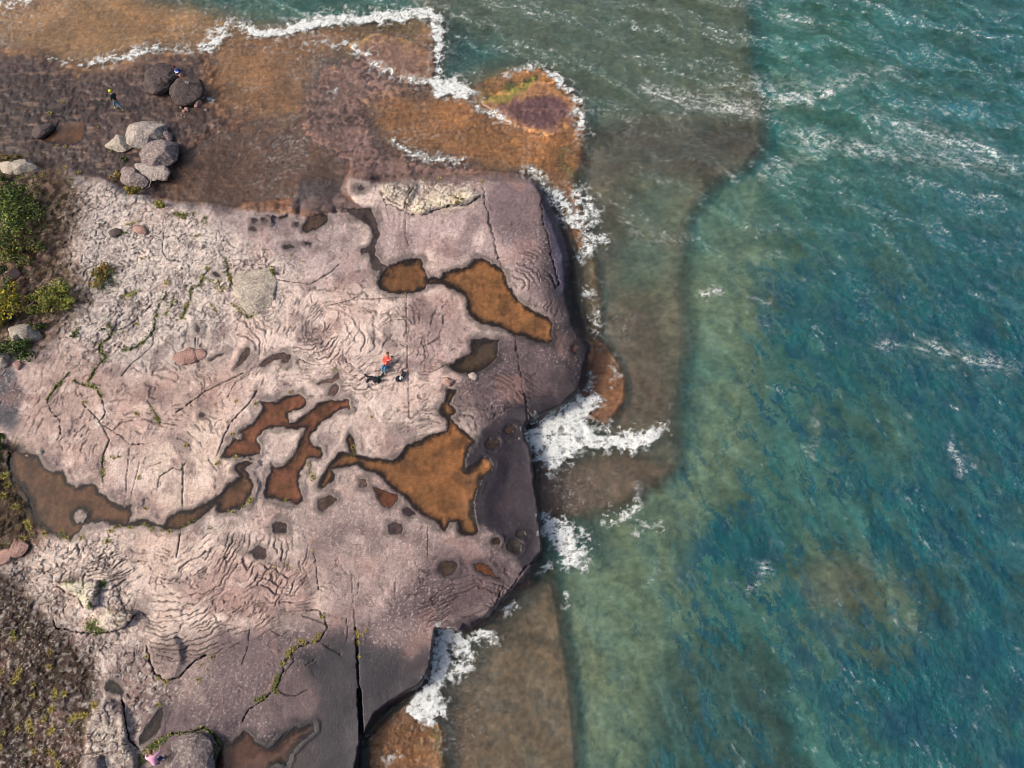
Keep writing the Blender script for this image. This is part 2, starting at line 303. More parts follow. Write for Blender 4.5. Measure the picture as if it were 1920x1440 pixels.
# --- tide pools (name, outline, level below rock, depth, bed colour, rim colour)
OR, BR, DK = (176, 112, 56), (142, 92, 66), (92, 84, 80)
POOLS = [
 ('a', R4([(665, 560), (690, 510), (720, 470), (790, 440), (850, 430), (915, 425), (925, 460), (950, 510), (952, 560), (935, 600), (870, 622), (780, 625), (710, 615), (680, 595)]), .05, .32, (170, 122, 78)),
 ('b', R4([(575, 215), (520, 190), (500, 150), (640, 150), (660, 190), (690, 300), (668, 340), (665, 400), (700, 455), (740, 470), (700, 510), (660, 490), (640, 480), (625, 400), (580, 410), (575, 380), (620, 360), (650, 310), (630, 255)]), .05, .12, (112, 98, 92)),
 ('c', R4([(1010, 540), (1040, 500), (1100, 480), (1170, 465), (1210, 430), (1260, 425), (1320, 455), (1375, 500), (1400, 570), (1430, 630), (1480, 680), (1540, 720), (1610, 745), (1640, 780), (1635, 840), (1655, 870), (1640, 895), (1560, 890), (1480, 860), (1420, 850), (1350, 810), (1240, 790), (1190, 750), (1165, 700), (1160, 640), (1110, 610), (1060, 585), (1020, 575), (950, 575), (945, 530), (990, 525)]), .05, .34, (204, 150, 96)),
 ('d', R4([(1050, 1020), (1110, 985), (1190, 945), (1185, 880), (1230, 870), (1300, 865), (1350, 870), (1340, 920), (1335, 980), (1280, 1030), (1180, 1070), (1120, 1065), (1080, 1040)]), .05, .25, (100, 84, 68)),
 ('e', Q2([(1270, 80), (1330, 90), (1320, 130), (1290, 165), (1325, 190), (1325, 220), (1300, 240), (1335, 290), (1400, 330), (1430, 370), (1400, 410), (1380, 470), (1375, 520), (1420, 490), (1480, 450), (1530, 490), (1520, 530), (1460, 580), (1440, 640), (1420, 700), (1430, 780), (1450, 860), (1430, 885), (1370, 885), (1330, 860), (1330, 820), (1290, 810), (1265, 865), (1240, 850), (1220, 810), (1150, 780), (1090, 740), (1070, 700), (1010, 660), (960, 610), (900, 560), (850, 540), (780, 500), (700, 520), (650, 520), (670, 545), (660, 580), (600, 630), (565, 625), (590, 560), (640, 480), (690, 420), (740, 440), (725, 350), (750, 320), (775, 360), (780, 440), (860, 460), (970, 470), (1020, 440), (1060, 390), (1110, 365), (1200, 330), (1270, 310), (1270, 260), (1230, 210), (1235, 180), (1260, 150)]), .05, .30, (200, 144, 90)),
 ('f', Q2([(860, 620), (940, 635), (1010, 660), (1000, 700), (960, 740), (930, 725), (890, 680)]), .04, .12, (150, 98, 68)),
 ('g', Q2([(250, 155), (330, 150), (400, 120), (480, 110), (510, 140), (500, 190), (450, 205), (405, 220), (420, 265), (460, 250), (520, 210), (580, 150), (620, 140), (670, 150), (745, 135), (748, 190), (700, 200), (640, 240), (590, 265), (570, 310), (530, 340), (540, 385), (590, 410), (595, 450), (570, 478), (530, 460), (510, 475), (480, 540), (470, 590), (480, 650), (495, 700), (460, 715), (400, 700), (350, 690), (290, 680), (275, 660), (285, 600), (310, 540), (320, 490), (350, 510), (380, 505), (420, 470), (460, 390), (500, 300), (430, 305), (360, 300), (300, 300), (240, 350), (260, 400), (255, 440), (210, 460), (120, 460), (40, 465), (70, 400), (110, 350), (150, 310), (220, 260), (270, 190)]), .04, .16, (170, 114, 82)),
 ('h', Q1([(1830, 800), (1800, 900), (1760, 960), (1650, 1000), (1560, 1010), (1555, 950), (1520, 990), (1450, 1040), (1380, 1090), (1300, 1130), (1200, 1135), (1130, 1110), (1060, 1095), (980, 1100), (900, 1110), (830, 1100), (730, 1070), (660, 1080), (600, 1100), (560, 1160), (520, 1200), (440, 1190), (380, 1150), (300, 1110), (260, 1060), (230, 1000), (200, 900), (150, 830), (90, 760), (60, 660), (60, 560), (150, 560), (270, 590), (330, 680), (390, 710), (450, 700), (490, 780), (550, 815), (640, 790), (700, 790), (710, 860), (760, 870), (800, 920), (900, 960), (950, 930), (955, 1000), (930, 1080), (980, 1055), (1060, 1050), (1120, 1080), (1170, 1095), (1230, 1010), (1320, 985), (1400, 975), (1470, 930), (1550, 890), (1640, 800), (1720, 740), (1680, 700), (1700, 650), (1780, 620), (1830, 640), (1790, 680), (1760, 690), (1800, 730)]), .04, .2, (146, 106, 78)),
 ('i', Q4([(0, 1440), (60, 1270), (130, 1255), (200, 1190), (250, 1190), (300, 1260), (380, 1310), (440, 1270), (500, 1190), (610, 1150), (700, 1130), (700, 1180), (620, 1250), (540, 1330), (500, 1440), (480, 1700), (0, 1700)]), .04, .2, (126, 88, 74)),
 ('j', Q2(ell(360, 840, 50, 35)), .04, .12, (104, 88, 84)), ('j', Q2([(215, 960), (250, 935), (290, 960), (295, 1000), (270, 1022), (235, 1015), (215, 985), (160, 985), (190, 972)]), .04, .12, (112, 92, 90)),
 ('j', Q2([(950, 820), (1000, 812), (1035, 825), (1030, 870), (980, 878), (952, 870)]), .04, .1, (122, 102, 98)),
 ('j', Q2([(570, 690), (640, 662), (680, 690), (640, 730), (600, 758), (570, 740)]), .03, .09, (138, 112, 98)),
 ('j', Q2([(1030, 740), (1070, 730), (1110, 765), (1070, 785), (1035, 770)]), .03, .1, (86, 68, 70)),
 ('j', Q2([(790, 570), (840, 580), (840, 620), (800, 620)]), .03, .08, (140, 112, 98)),
 ('j', Q2([(1410, 1040), (1480, 1035), (1530, 1080), (1590, 1130), (1480, 1095), (1430, 1070)]), .03, .1, (160, 104, 70)),
 ('j', Q2(ell(1275, 1060, 55, 45)), .03, .1, (118, 96, 82)),
 ('j', Q2(ell(1615, 305, 30, 28)), .03, .12, (120, 82, 52)), ('j', Q2(ell(1515, 380, 45, 30, -.6)), .03, .12, (86, 64, 50)),
 ('j', Q2(ell(1540, 915, 30, 24)), .03, .1, (86, 66, 50)), ('j', Q2(ell(1640, 940, 40, 40)), .03, .1, (80, 66, 52)), ('j', Q2(ell(1680, 880, 30, 20)), .03, .1, (74, 62, 52)),
 ('j', R3(ell(1830, 280, 27, 22)), .03, .1, (116, 96, 92)), ('j', R3(ell(1912, 282, 24, 26)), .03, .1, (116, 96, 92)), ('j', R3(ell(1825, 340, 27, 22)), .03, .1, (120, 98, 92)),
 ('j', R3([(1530, 645), (1570, 640), (1588, 680), (1560, 690), (1535, 675)]), .03, .1, (106, 92, 90)), ('j', R3([(1405, 1010), (1440, 1050), (1435, 1085), (1405, 1080)]), .03, .1, (120, 100, 96)),
 ('j', R3([(1685, 1345), (1740, 1230), (1785, 1180), (1810, 1230), (1780, 1285), (1710, 1345)]), .03, .12, (136, 110, 98)),
 ('j', R3([(1490, 1290), (1560, 1250), (1640, 1220), (1590, 1260), (1520, 1290)]), .02, .08, (140, 104, 90)),
 ('j', R4(ell(50, 215, 22, 18)), .03, .1, (110, 92, 90)), ('j', R4([(92, 185), (130, 200), (190, 180), (175, 205), (130, 212), (95, 200)]), .03, .1, (108, 90, 88)), ('j', R4(ell(225, 235, 16, 12)), .03, .08, (112, 96, 92)),
 ('j', R4([(255, 250), (290, 190), (340, 175), (400, 190), (405, 220), (370, 250), (290, 285), (255, 275)]), .03, .14, (124, 98, 84)),
 ('j', R4(ell(290, 345, 22, 12)), .03, .08, (104, 88, 86)), ('j', R4(ell(185, 360, 36, 13, -.1)), .03, .08, (112, 94, 90)), ('j', R4(ell(583, 38, 22, 16)), .03, .1, (110, 94, 90)),
 ('j', R4([(10, 1020), (50, 980), (90, 955), (170, 940), (205, 975), (180, 1010), (140, 1010), (150, 985), (90, 1000), (40, 1025)]), .03, .12, (138, 110, 100)),
 ('j', R4([(330, 1110), (400, 1090), (460, 1060), (470, 1090), (420, 1120), (340, 1130)]), .03, .1, (156, 122, 110)), ('j', R4([(395, 1190), (410, 1140), (450, 1115), (465, 1150), (440, 1190)]), .03, .1, (146, 118, 108)),
 ('j', R4(ell(1405, 1370, 26, 24)), .03, .1, (160, 106, 66)), ('j', R4(ell(1770, 930, 16, 22)), .02, .08, (128, 86, 70)),
 ('j', Q1([(1435, 290), (1460, 275), (1488, 290), (1470, 312), (1440, 318)]), .03, .1, (112, 92, 86)),
 ('j', Q3([(755, 830), (790, 800), (840, 820), (900, 880), (890, 915), (800, 890), (760, 870)]), .06, .2, (64, 60, 62)),
 ('j', Q3([(1000, 1230), (1050, 1130), (1120, 1060), (1180, 990), (1180, 1060), (1140, 1180), (1070, 1250), (1010, 1260)]), .06, .2, (96, 82, 80)),
 ('k', R1([(310, 1000), (390, 930), (420, 870), (500, 855), (620, 860), (615, 960), (590, 1020), (500, 1055), (400, 1045), (330, 1020)]), .04, .14, (140, 100, 66)),
 ('k', R1([(640, 720), (700, 715), (760, 745), (745, 765), (690, 745)]), .02, .08, (104, 88, 84)), ('k', R1([(330, 750), (400, 728), (480, 735), (470, 755), (400, 800), (330, 795)]), .02, .08, (116, 98, 88)),
]
ISLANDS = [Q1(ell(582, 1030, 45, 42)), Q1([(1690, 440), (1740, 435), (1738, 470), (1705, 470)]), Q2(ell(1280, 45, 5, 5)), Q4([(400, 1440), (460, 1405), (520, 1440), (480, 1470)])]
PSDF = full(-60.0); PID = np.full((GH, GW), -1)
PDEPTH = full(0.0); PCOL = full((120., 90., 70.)); PLEV = full(0.0)
for k, (nm, poly, lev, dep, col) in enumerate(POOLS):
    s_, d = sdf(poly, 60)
    up = d > PSDF[s_]
    PSDF[s_] = np.where(up, d, PSDF[s_]); PID[s_] = np.where(up, k, PID[s_])
for k, (nm, poly, lev, dep, col) in enumerate(POOLS):
    m = PID == k
    PDEPTH[m] = dep; PCOL[m] = col; PLEV[m] = -lev
for poly in ISLANDS:
    s_, d = sdf(poly, 40); PSDF[s_] = np.minimum(PSDF[s_], -d)
# hin at each pool, so the rock lies level round the water
POOLZ = []
hbase = hout + (hin - hout) * sstep(0, 1, PLATSDF / EDGEW)
for k, (nm, poly, lev, dep, col) in enumerate(POOLS):
    s_, d = sdf(poly, 3)
    m = (d > 0)
    z0 = float(np.median(hbase[s_][m])) if m.any() else 0.0
    POOLZ.append(z0 - lev)

_pm = (PSDF > -6)
_num = np.where(_pm, 0.0, 0.0); 
for k in range(len(POOLS)): _num[(PID == k) & _pm] = POOLZ[k] + POOLS[k][2]
_den = _pm.astype(float)
def _blur(a, r):
    for ax in (0, 1):
        c_ = np.cumsum(np.pad(a, [(r + 1, r) if i == ax else (0, 0) for i in (0, 1)], mode='edge'), axis=ax)
        a = (np.take(c_, range(2 * r + 1, c_.shape[ax]), axis=ax) - np.take(c_, range(0, c_.shape[ax] - 2 * r - 1), axis=ax)) / (2 * r + 1)
    return a
for r_ in (3, 6, 6): _num = _blur(_num, r_); _den = _blur(_den, r_)
_tg = _num / np.maximum(_den, 1e-4)
_w = sstep(-36, -6, PSDF) * (_den > 1e-3)
hbase = hbase * (1 - _w) + _tg * _w
paint(soil, [(-400, 1060), (60, 1090), (100, 1190), (160, 1240), (170, 1330), (140, 1460), (-400, 1500)], .55, 22)
# --- joints and cracks: (line, width px, depth m)
CRACKS = [
 (R4([(835, 440), (832, 620), (830, 700), (838, 1000), (848, 1300)]), 1.6, .06),
 (R4([(1258, 30), (1268, 120), (1290, 220), (1350, 460), (1380, 540), (1400, 660), (1420, 800), (1440, 900), (1465, 1080), (1500, 1240), (1525, 1360)]), 2.2, .10),
 (R4([(830, 180), (825, 300), (845, 360)]), 1.4, .04), (R4([(640, 790), (780, 900), (840, 920)]), 1.3, .03),
 (Q4([(918, 395), (930, 480), (925, 560)]), 1.6, .06), (Q4([(955, 100), (965, 300), (985, 480)]), 1.3, .05),
 (Q4([(985, 470), (998, 640), (1003, 800), (1016, 950)]), 3.5, .25), (Q4([(1010, 900), (1022, 1100), (1030, 1300), (1044, 1700)]), 8.0, .6),
 (Q1([(1315, 640), (1318, 800), (1310, 980), (1292, 1200), (1270, 1330)]), 2.0, .08),
 (Q1([(935, 520), (915, 700), (905, 900), (890, 950)]), 1.6, .05), (Q1([(1005, 640), (960, 820), (930, 940)]), 1.4, .04), (Q1([(1550, 740), (1555, 890)]), 1.4, .04),
 (Q4([(650, 350), (720, 348), (775, 400), (782, 480), (740, 560), (640, 580), (560, 620), (500, 700), (470, 790), (440, 880), (370, 950), (300, 1000), (240, 1060), (195, 1130)]), 2.6, .14),
 (Q4([(440, 900), (500, 935), (570, 942), (650, 900)]), 2.0, .08), (Q4([(500, 770), (560, 700), (545, 640)]), 1.6, .06), (Q4([(640, 730), (700, 690)]), 1.6, .05),
 (Q4([(750, 575), (800, 610), (860, 640), (900, 670)]), 2.0, .07), (Q4([(770, 590), (830, 610), (890, 640)]), 1.4, .05),
 (Q4([(250, 480), (240, 600), (200, 720)]), 1.8, .05), (Q4([(390, 485), (470, 530), (530, 480)]), 1.5, .05), (Q4([(370, 1270), (440, 1200), (500, 1160)]), 1.7, .05),
 (R4([(690, 60), (720, 120), (790, 150), (850, 180), (920, 195), (1000, 160), (1080, 130), (1180, 130), (1240, 75)]), 2.6, .12),
 (R2([(820, 1150), (830, 1100), (870, 1040)]), 2.0, .1), (R2([(690, 1060), (740, 1110), (800, 1140)]), 3.0, .1),
 (R4([(1590, 60), (1580, 160), (1590, 230), (1620, 330), (1650, 480), (1680, 560), (1660, 590), (1630, 520)]), 3.0, .16),
 (R3([(1630, 560), (1650, 680), (1700, 770), (1750, 880), (1745, 950), (1790, 978), (1850, 955), (1915, 895)]), 2.6, .1),
 (R3([(1500, 620), (1460, 700), (1450, 740), (1380, 790), (1360, 880), (1310, 980)]), 2.2, .08),
 (R3([(1190, 830), (1130, 930), (1110, 1080), (1050, 1150), (980, 1200), (890, 1210), (820, 1180)]), 2.2, .08),
 (R3([(1090, 890), (1000, 980), (900, 1060), (820, 1080)]), 1.8, .07), (R3([(830, 1060), (800, 1110), (725, 1180), (720, 1230), (770, 1270), (690, 1350), (640, 1440)]), 2.4, .09),
 (R3([(1180, 360), (1170, 500), (1200, 560), (1300, 580)]), 1.8, .07), (R3([(1405, 1120), (1405, 1300)]), 1.8, .06),
 (R3([(1100, 1100), (1100, 1180), (1040, 1240), (950, 1310), (880, 1400)]), 1.8, .06),
 (Q1([(500, 0), (440, 70), (400, 100), (345, 190), (350, 250), (430, 340), (440, 440)]), 2.0, .08), (Q1([(540, 50), (600, 85), (700, 100), (735, 170), (760, 280), (720, 360), (860, 440), (935, 520), (1040, 510)]), 2.0, .08),
 (Q1([(1060, 190), (1110, 270), (1150, 350), (1290, 380)]), 1.8, .07), (Q1([(590, 210), (720, 350), (790, 480), (740, 600), (740, 780)]), 1.8, .07),
 (Q1([(1270, 280), (1400, 190), (1480, 130), (1600, 70), (1750, 0)]), 2.2, .1), (Q1([(1560, 600), (1610, 460), (1660, 360), (1800, 210), (1850, 130)]), 2.4, .1),
 (Q1([(1130, 840), (1150, 740), (1250, 680), (1300, 700), (1340, 640)]), 2.0, .08), (Q1([(1160, 640), (1080, 670)]), 1.5, .05), (Q1([(1500, 620), (1560, 700)]), 1.8, .06),
 (Q3([(410, 130), (480, 180), (560, 210), (600, 290)]), 3.0, .16), (Q3([(380, 380), (400, 430), (500, 450), (620, 470), (800, 460), (900, 430), (965, 340)]), 3.0, .16),
 (Q3([(1060, 560), (1080, 680), (1130, 760), (1200, 815), (1290, 790), (1380, 690), (1480, 625)]), 3.4, .18), (Q3([(870, 900), (890, 1000), (900, 1100), (930, 1240), (1000, 1300)]), 4.5, .3),
 (Q3([(730, 1360), (760, 1440)]), 3.0, .12), (Q3([(610, 1340), (740, 1320)]), 2.6, .1),
 (Q3([(1240, 1190), (1370, 1185), (1480, 1150), (1540, 1200), (1580, 1290)]), 3.4, .2), (Q2([(1700, 110), (1715, 250), (1720, 330)]), 1.8, .06), (Q2([(1170, 840), (1170, 1010)]), 1.3, .04),
 (Q2([(990, 1140), (990, 1230), (1010, 1250)]), 1.6, .06), (Q2([(550, 980), (560, 1040), (575, 1190)]), 2.2, .08), (Q2([(785, 1205), (795, 1140)]), 2.0, .07),
 (Q2([(1580, 1110), (1585, 1150), (1540, 1260), (1510, 1320)]), 2.4, .1), (Q2([(1800, 1000), (1700, 1060), (1640, 1150), (1560, 1260), (1480, 1360)]), 3.0, .16),
 (R4([(1460, 1160), (1490, 1190), (1540, 1195)]), 2.4, .06), (R4([(1110, 985), (1040, 1020), (960, 1060)]), 2.0, .06),
 (R4([(500, 660), (640, 650), (820, 640)]), 1.5, .05), (R4([(380, 690), (480, 670), (560, 640)]), 2.0, .06), (R4([(120, 545), (300, 570), (420, 500), (460, 460)]), 2.0, .06),
]
GREEN_LINES = [R3([(1630, 560), (1650, 680), (1700, 770), (1750, 880), (1745, 950), (1790, 978), (1850, 955), (1915, 895)]), R3([(1500, 620), (1460, 700), (1450, 740), (1380, 790), (1360, 880), (1310, 980)]),
 R3([(1190, 830), (1130, 930), (1110, 1080), (1050, 1150), (980, 1200), (890, 1210)]), R3([(830, 1060), (800, 1110), (725, 1180), (720, 1230), (770, 1270), (690, 1350), (640, 1440)]),
 Q1([(500, 0), (440, 70), (400, 100), (345, 190)]), Q1([(540, 50), (600, 85), (700, 100), (735, 170)]), Q1([(1100, 240), (1120, 310), (1150, 350)]), Q1([(745, 600), (740, 740)]),
 R3([(1250, 850), (1200, 960)]), R3([(880, 830), (1000, 790)]), R3([(1450, 690), (1600, 760)]), R3([(560, 1060), (530, 1120)])]
moss = full(0.0)
for ln in GREEN_LINES: paint_line(moss, ln, 1.0, 3, 4, 1, add=True)
paint(moss, R3([(640, 690), (740, 600), (820, 640), (850, 740), (740, 790)]), .9, 10)
paint(moss, Q3([(480, 80), (540, 90), (520, 115), (460, 110)]), 1, 3); paint(moss, Q3([(720, 90), (790, 80), (730, 170), (690, 250), (650, 300), (610, 290), (680, 200)]), 1, 3)
paint(moss, Q3([(630, 360), (680, 340), (730, 420), (780, 460), (680, 490), (620, 450)]), 1, 3)
paint(moss, Q3([(1080, 1270), (1230, 1190), (1240, 1200), (1150, 1300), (1060, 1400), (1000, 1440), (1010, 1330)]), 1, 3)
paint_line(moss, Q3([(1240, 1195), (1370, 1190), (1480, 1155), (1545, 1200), (1580, 1270), (1540, 1310), (1580, 1440)]), 1, 4, 3, 1, add=True)
# ------------------------------------------------------------------ fine grid
xs = np.concatenate([np.arange(-340, -24, 12.0), np.arange(-24, 1134, 1.75), np.arange(1136, 1950, 5.0), np.arange(1950, 2260, 12.0)])
ys = np.concatenate([np.arange(-280, -22, 12.0), np.arange(-22, 1462, 1.75), np.arange(1464, 1780, 12.0)])
PX, PY = np.meshgrid(xs, ys)
WX, WY, _ = P(PX, PY, 0.0)
NR, NC = PX.shape
w1 = fbm(WX / .9, WY / .9, 3, 11); w2 = fbm(WX / .9, WY / .9, 3, 21)
w3 = perlin(WX / 3.1, WY / 3.1, 31); w4 = perlin(WX / 3.1, WY / 3.1, 32)
inpool = sample(PSDF, PX, PY)
WA = 7.0
z1 = fbm(WX / .3, WY / .3, 2, 13); z2 = fbm(WX / .3, WY / .3, 2, 23)
_lw = sstep(350, 290, PY) * sstep(1150, 1050, PX)
WA = 7.0 + 11 * sstep(1130, 1420, PX) + 7 * _lw
QX = PX + WA * w1 + (5 + 12 * _lw) * w3 + 3 * z1; QY = PY + WA * w2 + (5 + 12 * _lw) * w4 + 3 * z2
# cliff outline: little warp
ps = sample(PLATSDF, PX + 4.0 * w1, PY + 4.0 * w2)
ew = sample(EDGEW, PX, PY)
t_in = sstep(0, 1, ps / ew)
v1 = fbm(WX / .33, WY / .33, 3, 12); v2 = fbm(WX / .33, WY / .33, 3, 22)
pool = sample(PSDF, PX + 3.0 * w1 + 2.4 * v1, PY + 3.0 * w2 + 2.4 * v2)
pdep = sample(PDEPTH, PX, PY)
ho = sample(hout, QX, QY)
hb = sample(hbase, PX + 2 * w1, PY + 2 * w2)
hb = np.where(pool > -3, sample(hbase, PX, PY), hb)
Rg = sample(rough, QX, QY); Rp = sample(ropy, QX, QY); Wt = sample(wet, QX, QY); So = sample(soil, QX, QY); Mo = sample(moss, PX + 3 * w1, PY + 3 * w2)
above = sstep(SEA - .1, SEA + .5, hb) * sstep(-1, 8, -pool)          # how much dry-rock relief applies
n_big = fbm(WX / 4.5, WY / 4.5, 4, 41)
n_mid = fbm(WX / 1.1, WY / 1.1, 4, 51)
n_fine = fbm(WX / .28, WY / .28, 3, 61)
# ropy folds: contours of a warped potential
# NB the direction of the folds follows swirl centres
def rad(cx, cy, sc): return np.hypot(PX - cx, PY - cy) / sc
phi = 1.5 * fbm(WX / 6.0 + .2 * w3, WY / 6.0 + .2 * w4, 2, 71) * 1.6 + WX * .12
wr = 0
for cx, cy, rr, k in ((290, 900, 350, 9.5), (470, 650, 170, 9), (640, 640, 160, 9), (880, 860, 170, 8), (800, 960, 260, 11), (900, 450, 190, 14)):
    d = np.hypot(PX - cx, PY - cy); w = np.exp(-(d / rr) ** 4)
    phi = phi * (1 - w) + w * (d / k / 6.0 + .10 * n_mid + .25 * perlin(WX / 2.4, WY / 2.4, 75))
s = phi * 3.0 + .16 * n_mid + .2 * w3
s = s + .09 * perlin(WX / .5, WY / .5, 76)
gy, gx = np.gradient(s)
g = np.hypot(gx, gy) + .02
fr = s - np.floor(s)
dist = np.minimum(fr, 1 - fr) / g
br = fbm(WX / 1.1 + 9, WY / 1.1, 2, 81)
w_l = 1.0 - sstep(.35, 1.25, dist)
fold = w_l * sstep(.0, .22, .6 * br + .6 * fbm(WX / 3, WY / 3, 2, 83) + .30 * Rp - .27) * sstep(.25, .6, Rp)
s2 = phi * 8.0 + .30 * n_mid + .25 * v1
g2 = np.hypot(*np.gradient(s2)) + .03
f2 = s2 - np.floor(s2); fine_fold = sstep(-.25, .25, z2 + .3) * (1 - sstep(.2, 1.1, np.minimum(f2, 1 - f2) / g2)) * sstep(.05, .35, fbm(WX / 1.0, WY / 1.0 + 5, 2, 85) + .5 * fbm(WX / 2.6, WY / 2.6 + 9, 2, 87) + .3 * Rp - .24) * sstep(.3, .7, Rp)
# traced sets of ropy arcs: (centre, radii, angles clockwise from the right, spacing px)
arc = np.zeros_like(PX); arcs_h = np.zeros_like(PX)
for n_, (cx, cy, r0, r1, t0, t1, sp_) in enumerate(((318, 992, 90, 285, -2, 112, 10.0), (582, 600, 12, 110, -60, 130, 8.5), (470, 1085, 30, 120, -30, 80, 9), (735, 655, 20, 90, -120, 40, 9), (800, 872, 45, 135, -110, -15, 9),
        (1015, 875, 60, 150, 185, 275, 8.5), (870, 1250, 70, 200, -135, -35, 10), (680, 640, 40, 120, 20, 150, 10), (930, 560, 40, 150, -70, 30, 10), (500, 760, 40, 110, 170, 260, 9), (180, 1010, 20, 130, 20, 120, 9))):
    dx = PX - cx; dy = (PY - cy) * 1.08
    r = np.hypot(dx, dy) + 9 * w3 + 6 * w1 + 2.2 * v1; th = np.degrees(np.arctan2(dy, dx)); th = np.where(th < t0 - 5, th + 360, th)
    reg = sstep(r0 - 6, r0 + 10, r) * (1 - sstep(r1 - 26, r1, r)) * sstep(t0, t0 + 16, th) * (1 - sstep(t1 - 16, t1, th))
    q = r / sp_ + .55 * perlin(th / 24.0 + 50, r / 26.0, 560 + n_) + 1.3 * perlin(th / 60.0, r / 60.0, 590 + n_); f_ = q - np.floor(q); gq = np.hypot(*np.gradient(q)) + .02
    gate = perlin(th * np.maximum(r, 30) / 2600.0 + 9, np.floor(q) * 1.37 + n_, 580)
    wl = (.6 + 1.1 * np.clip(gate + .2, 0, 1))
    arc = np.maximum(arc, reg * (1 - sstep(.25 * wl, .9 * wl + .3, np.minimum(f_, 1 - f_) / gq)) * sstep(-.05, .3, gate + (.16 if n_ == 0 else .02) + .6 * n_big + .2 * n_mid))
    arcs_h += reg * (f_ - .5) * sstep(-.3, .4, gate + .8 * n_big)
# crackle: edges of irregular cells
def worley(x, y, seed):
    r = np.random.default_rng(seed); jx = r.uniform(0, 1, (256, 256)).astype(np.float32); jy = r.uniform(0, 1, (256, 256)).astype(np.float32)
    xi = np.floor(x).astype(np.int32); yi = np.floor(y).astype(np.int32)
    f1 = np.full(x.shape, 9., np.float32); f2 = f1.copy(); cid = np.zeros(x.shape, np.float32)
    for a in (-1, 0, 1):
        for b in (-1, 0, 1):
            cx = (xi + a) & 255; cy = (yi + b) & 255
            d = np.hypot(xi + a + jx[cy, cx] - x, yi + b + jy[cy, cx] - y).astype(np.float32)
            nw = d < f1; f2 = np.where(nw, f1, np.minimum(f2, d)); cid = np.where(nw, jx[cy, cx], cid); f1 = np.where(nw, d, f1)
    return f1, f2 - f1, cid
_, e1, id1 = worley(WX / .62 + .45 * w1 + .2 * v1, WY / .48 + .45 * w2 + .2 * v2, 501)
_, e2, id2 = worley(WX / 2.6 + .35 * w1 + .5 * w3, WY / 1.9 + .35 * w2 + .5 * w4, 503)
_, e3, id3 = worley(WX / .26 + .5 * v1, WY / .26 + .5 * v2, 505)
crk = (1 - sstep(.03, .14, e1)) * sstep(-.25, .25, perlin(WX / 1.3, WY / 1.3, 95) + Rg * .4 - .32)
crk *= (1 - .6 * So)
crk = np.maximum(crk, .6 * (1 - So) * (1 - sstep(.04, .2, e3)) * sstep(.0, .3, perlin(WX / .9, WY / .9, 96) + Rg * .3 - .2))
crk2 = (1 - sstep(.008, .035, e2)) * sstep(-.1, .2, perlin(WX / 1.2, WY / 1.2, 99) + .05)
dry = above * (1 - .85 * sstep(.3, .9, Wt)) * t_in
fold = fold * .75
crackv = np.clip(np.maximum.reduce([arc, fold, .75 * fine_fold, crk * sstep(.3, .9, Rg), .6 * crk2 * (1 - .5 * Rp)]), 0, 1) * dry
# traced joints
joint = np.zeros_like(PX); jdeep = np.zeros_like(PX)
for ln, wd, dp in CRACKS:
    p = np.array(ln); x0, y0 = p.min(0) - 10; x1, y1 = p.max(0) + 10
    i0, i1 = np.searchsorted(xs, [x0, x1]); j0, j1 = np.searchsorted(ys, [y0, y1])
    if i1 <= i0 or j1 <= j0: continue
    a_ = 2.6 if wd < 5 and len(ln) > 5 else .8
    sub = (slice(j0, j1), slice(i0, i1))
    X = PX[sub] + a_ * w1[sub] + 1.6 * a_ * .6 * v1[sub]; Y = PY[sub] + a_ * w2[sub] + 1.6 * a_ * .6 * v2[sub]
    d = np.full(X.shape, 1e9)
    for k in range(len(p) - 1):
        a = p[k]; e = p[k + 1] - a
        t = np.clip(((X - a[0]) * e[0] + (Y - a[1]) * e[1]) / (e @ e), 0, 1)
        d = np.minimum(d, np.hypot(X - a[0] - t * e[0], Y - a[1] - t * e[1]))
    wm = wd * np.clip(.62 + 1.0 * z1[sub] + .5 * w3[sub], .1, 1.25) if wd < 5 else wd
    m = (1 - sstep(wm * .25, wm * .45 + .9, d)) * (sstep(-.75, -.2, v2[sub] + .6 * n_mid[sub]) if wd < 3.2 else 1)
    joint[j0:j1, i0:i1] = np.maximum(joint[j0:j1, i0:i1], m)
    jdeep[j0:j1, i0:i1] = np.maximum(jdeep[j0:j1, i0:i1], m * dp)
ledge = sstep(SEA - .4, SEA, hb)
# height
HZ = hb.copy()
HZ += above * (1 - .8 * Wt) * (.07 * n_big + .026 * n_mid * (.3 + 1.5 * Rg) + .014 * n_fine * (.2 + 2.2 * Rg) - .02)
HZ += dry * (Rp * .055 + .06 * sstep(.75, 1, Rp)) * (fr - .5) * sstep(-.1, .3, br + .2) + dry * Rp * .02 * (f2 - .5)
HZ += Wt * above * .03 * n_big
HZ += (1 - above) * (1 - sstep(-2, 4, pool)) * (.022 * n_mid + .05 * n_big + .006 * n_fine + .02 * fbm(WX / 1.6 + .4 * w1, WY / .5 + .4 * w2, 3, 103))
HZ += sstep(.1, .5, 1 - t_in) * (1 - sstep(SEA - .5, SEA - 1.0, hb)) * .06 * fbm(WX / .5, WY / .5, 3, 101)
_fm = sstep(.02, .25, t_in) * (1 - sstep(.8, 1, t_in)) * sstep(700, 900, PX)
HZ += _fm * (.10 * fbm(WX / .8, WY / .5, 4, 107, gain=.6) + .05 * (np.mod(hb * 5 + .6 * n_mid, 1) - .5))
HZ += dry * .055 * arcs_h
HZ -= .07 * crackv
HZ -= jdeep * np.where(pool > 0, .3, 1)
HZ += dry * (.05 * (id1 - .5) * sstep(.4, 1, Rg) + .05 * (id2 - .5) * sstep(.02, .12, e2))
HZ += So * t_in * .12 * fbm(WX / .8, WY / .8, 3, 105)
lip = sstep(-14, -1, pool)
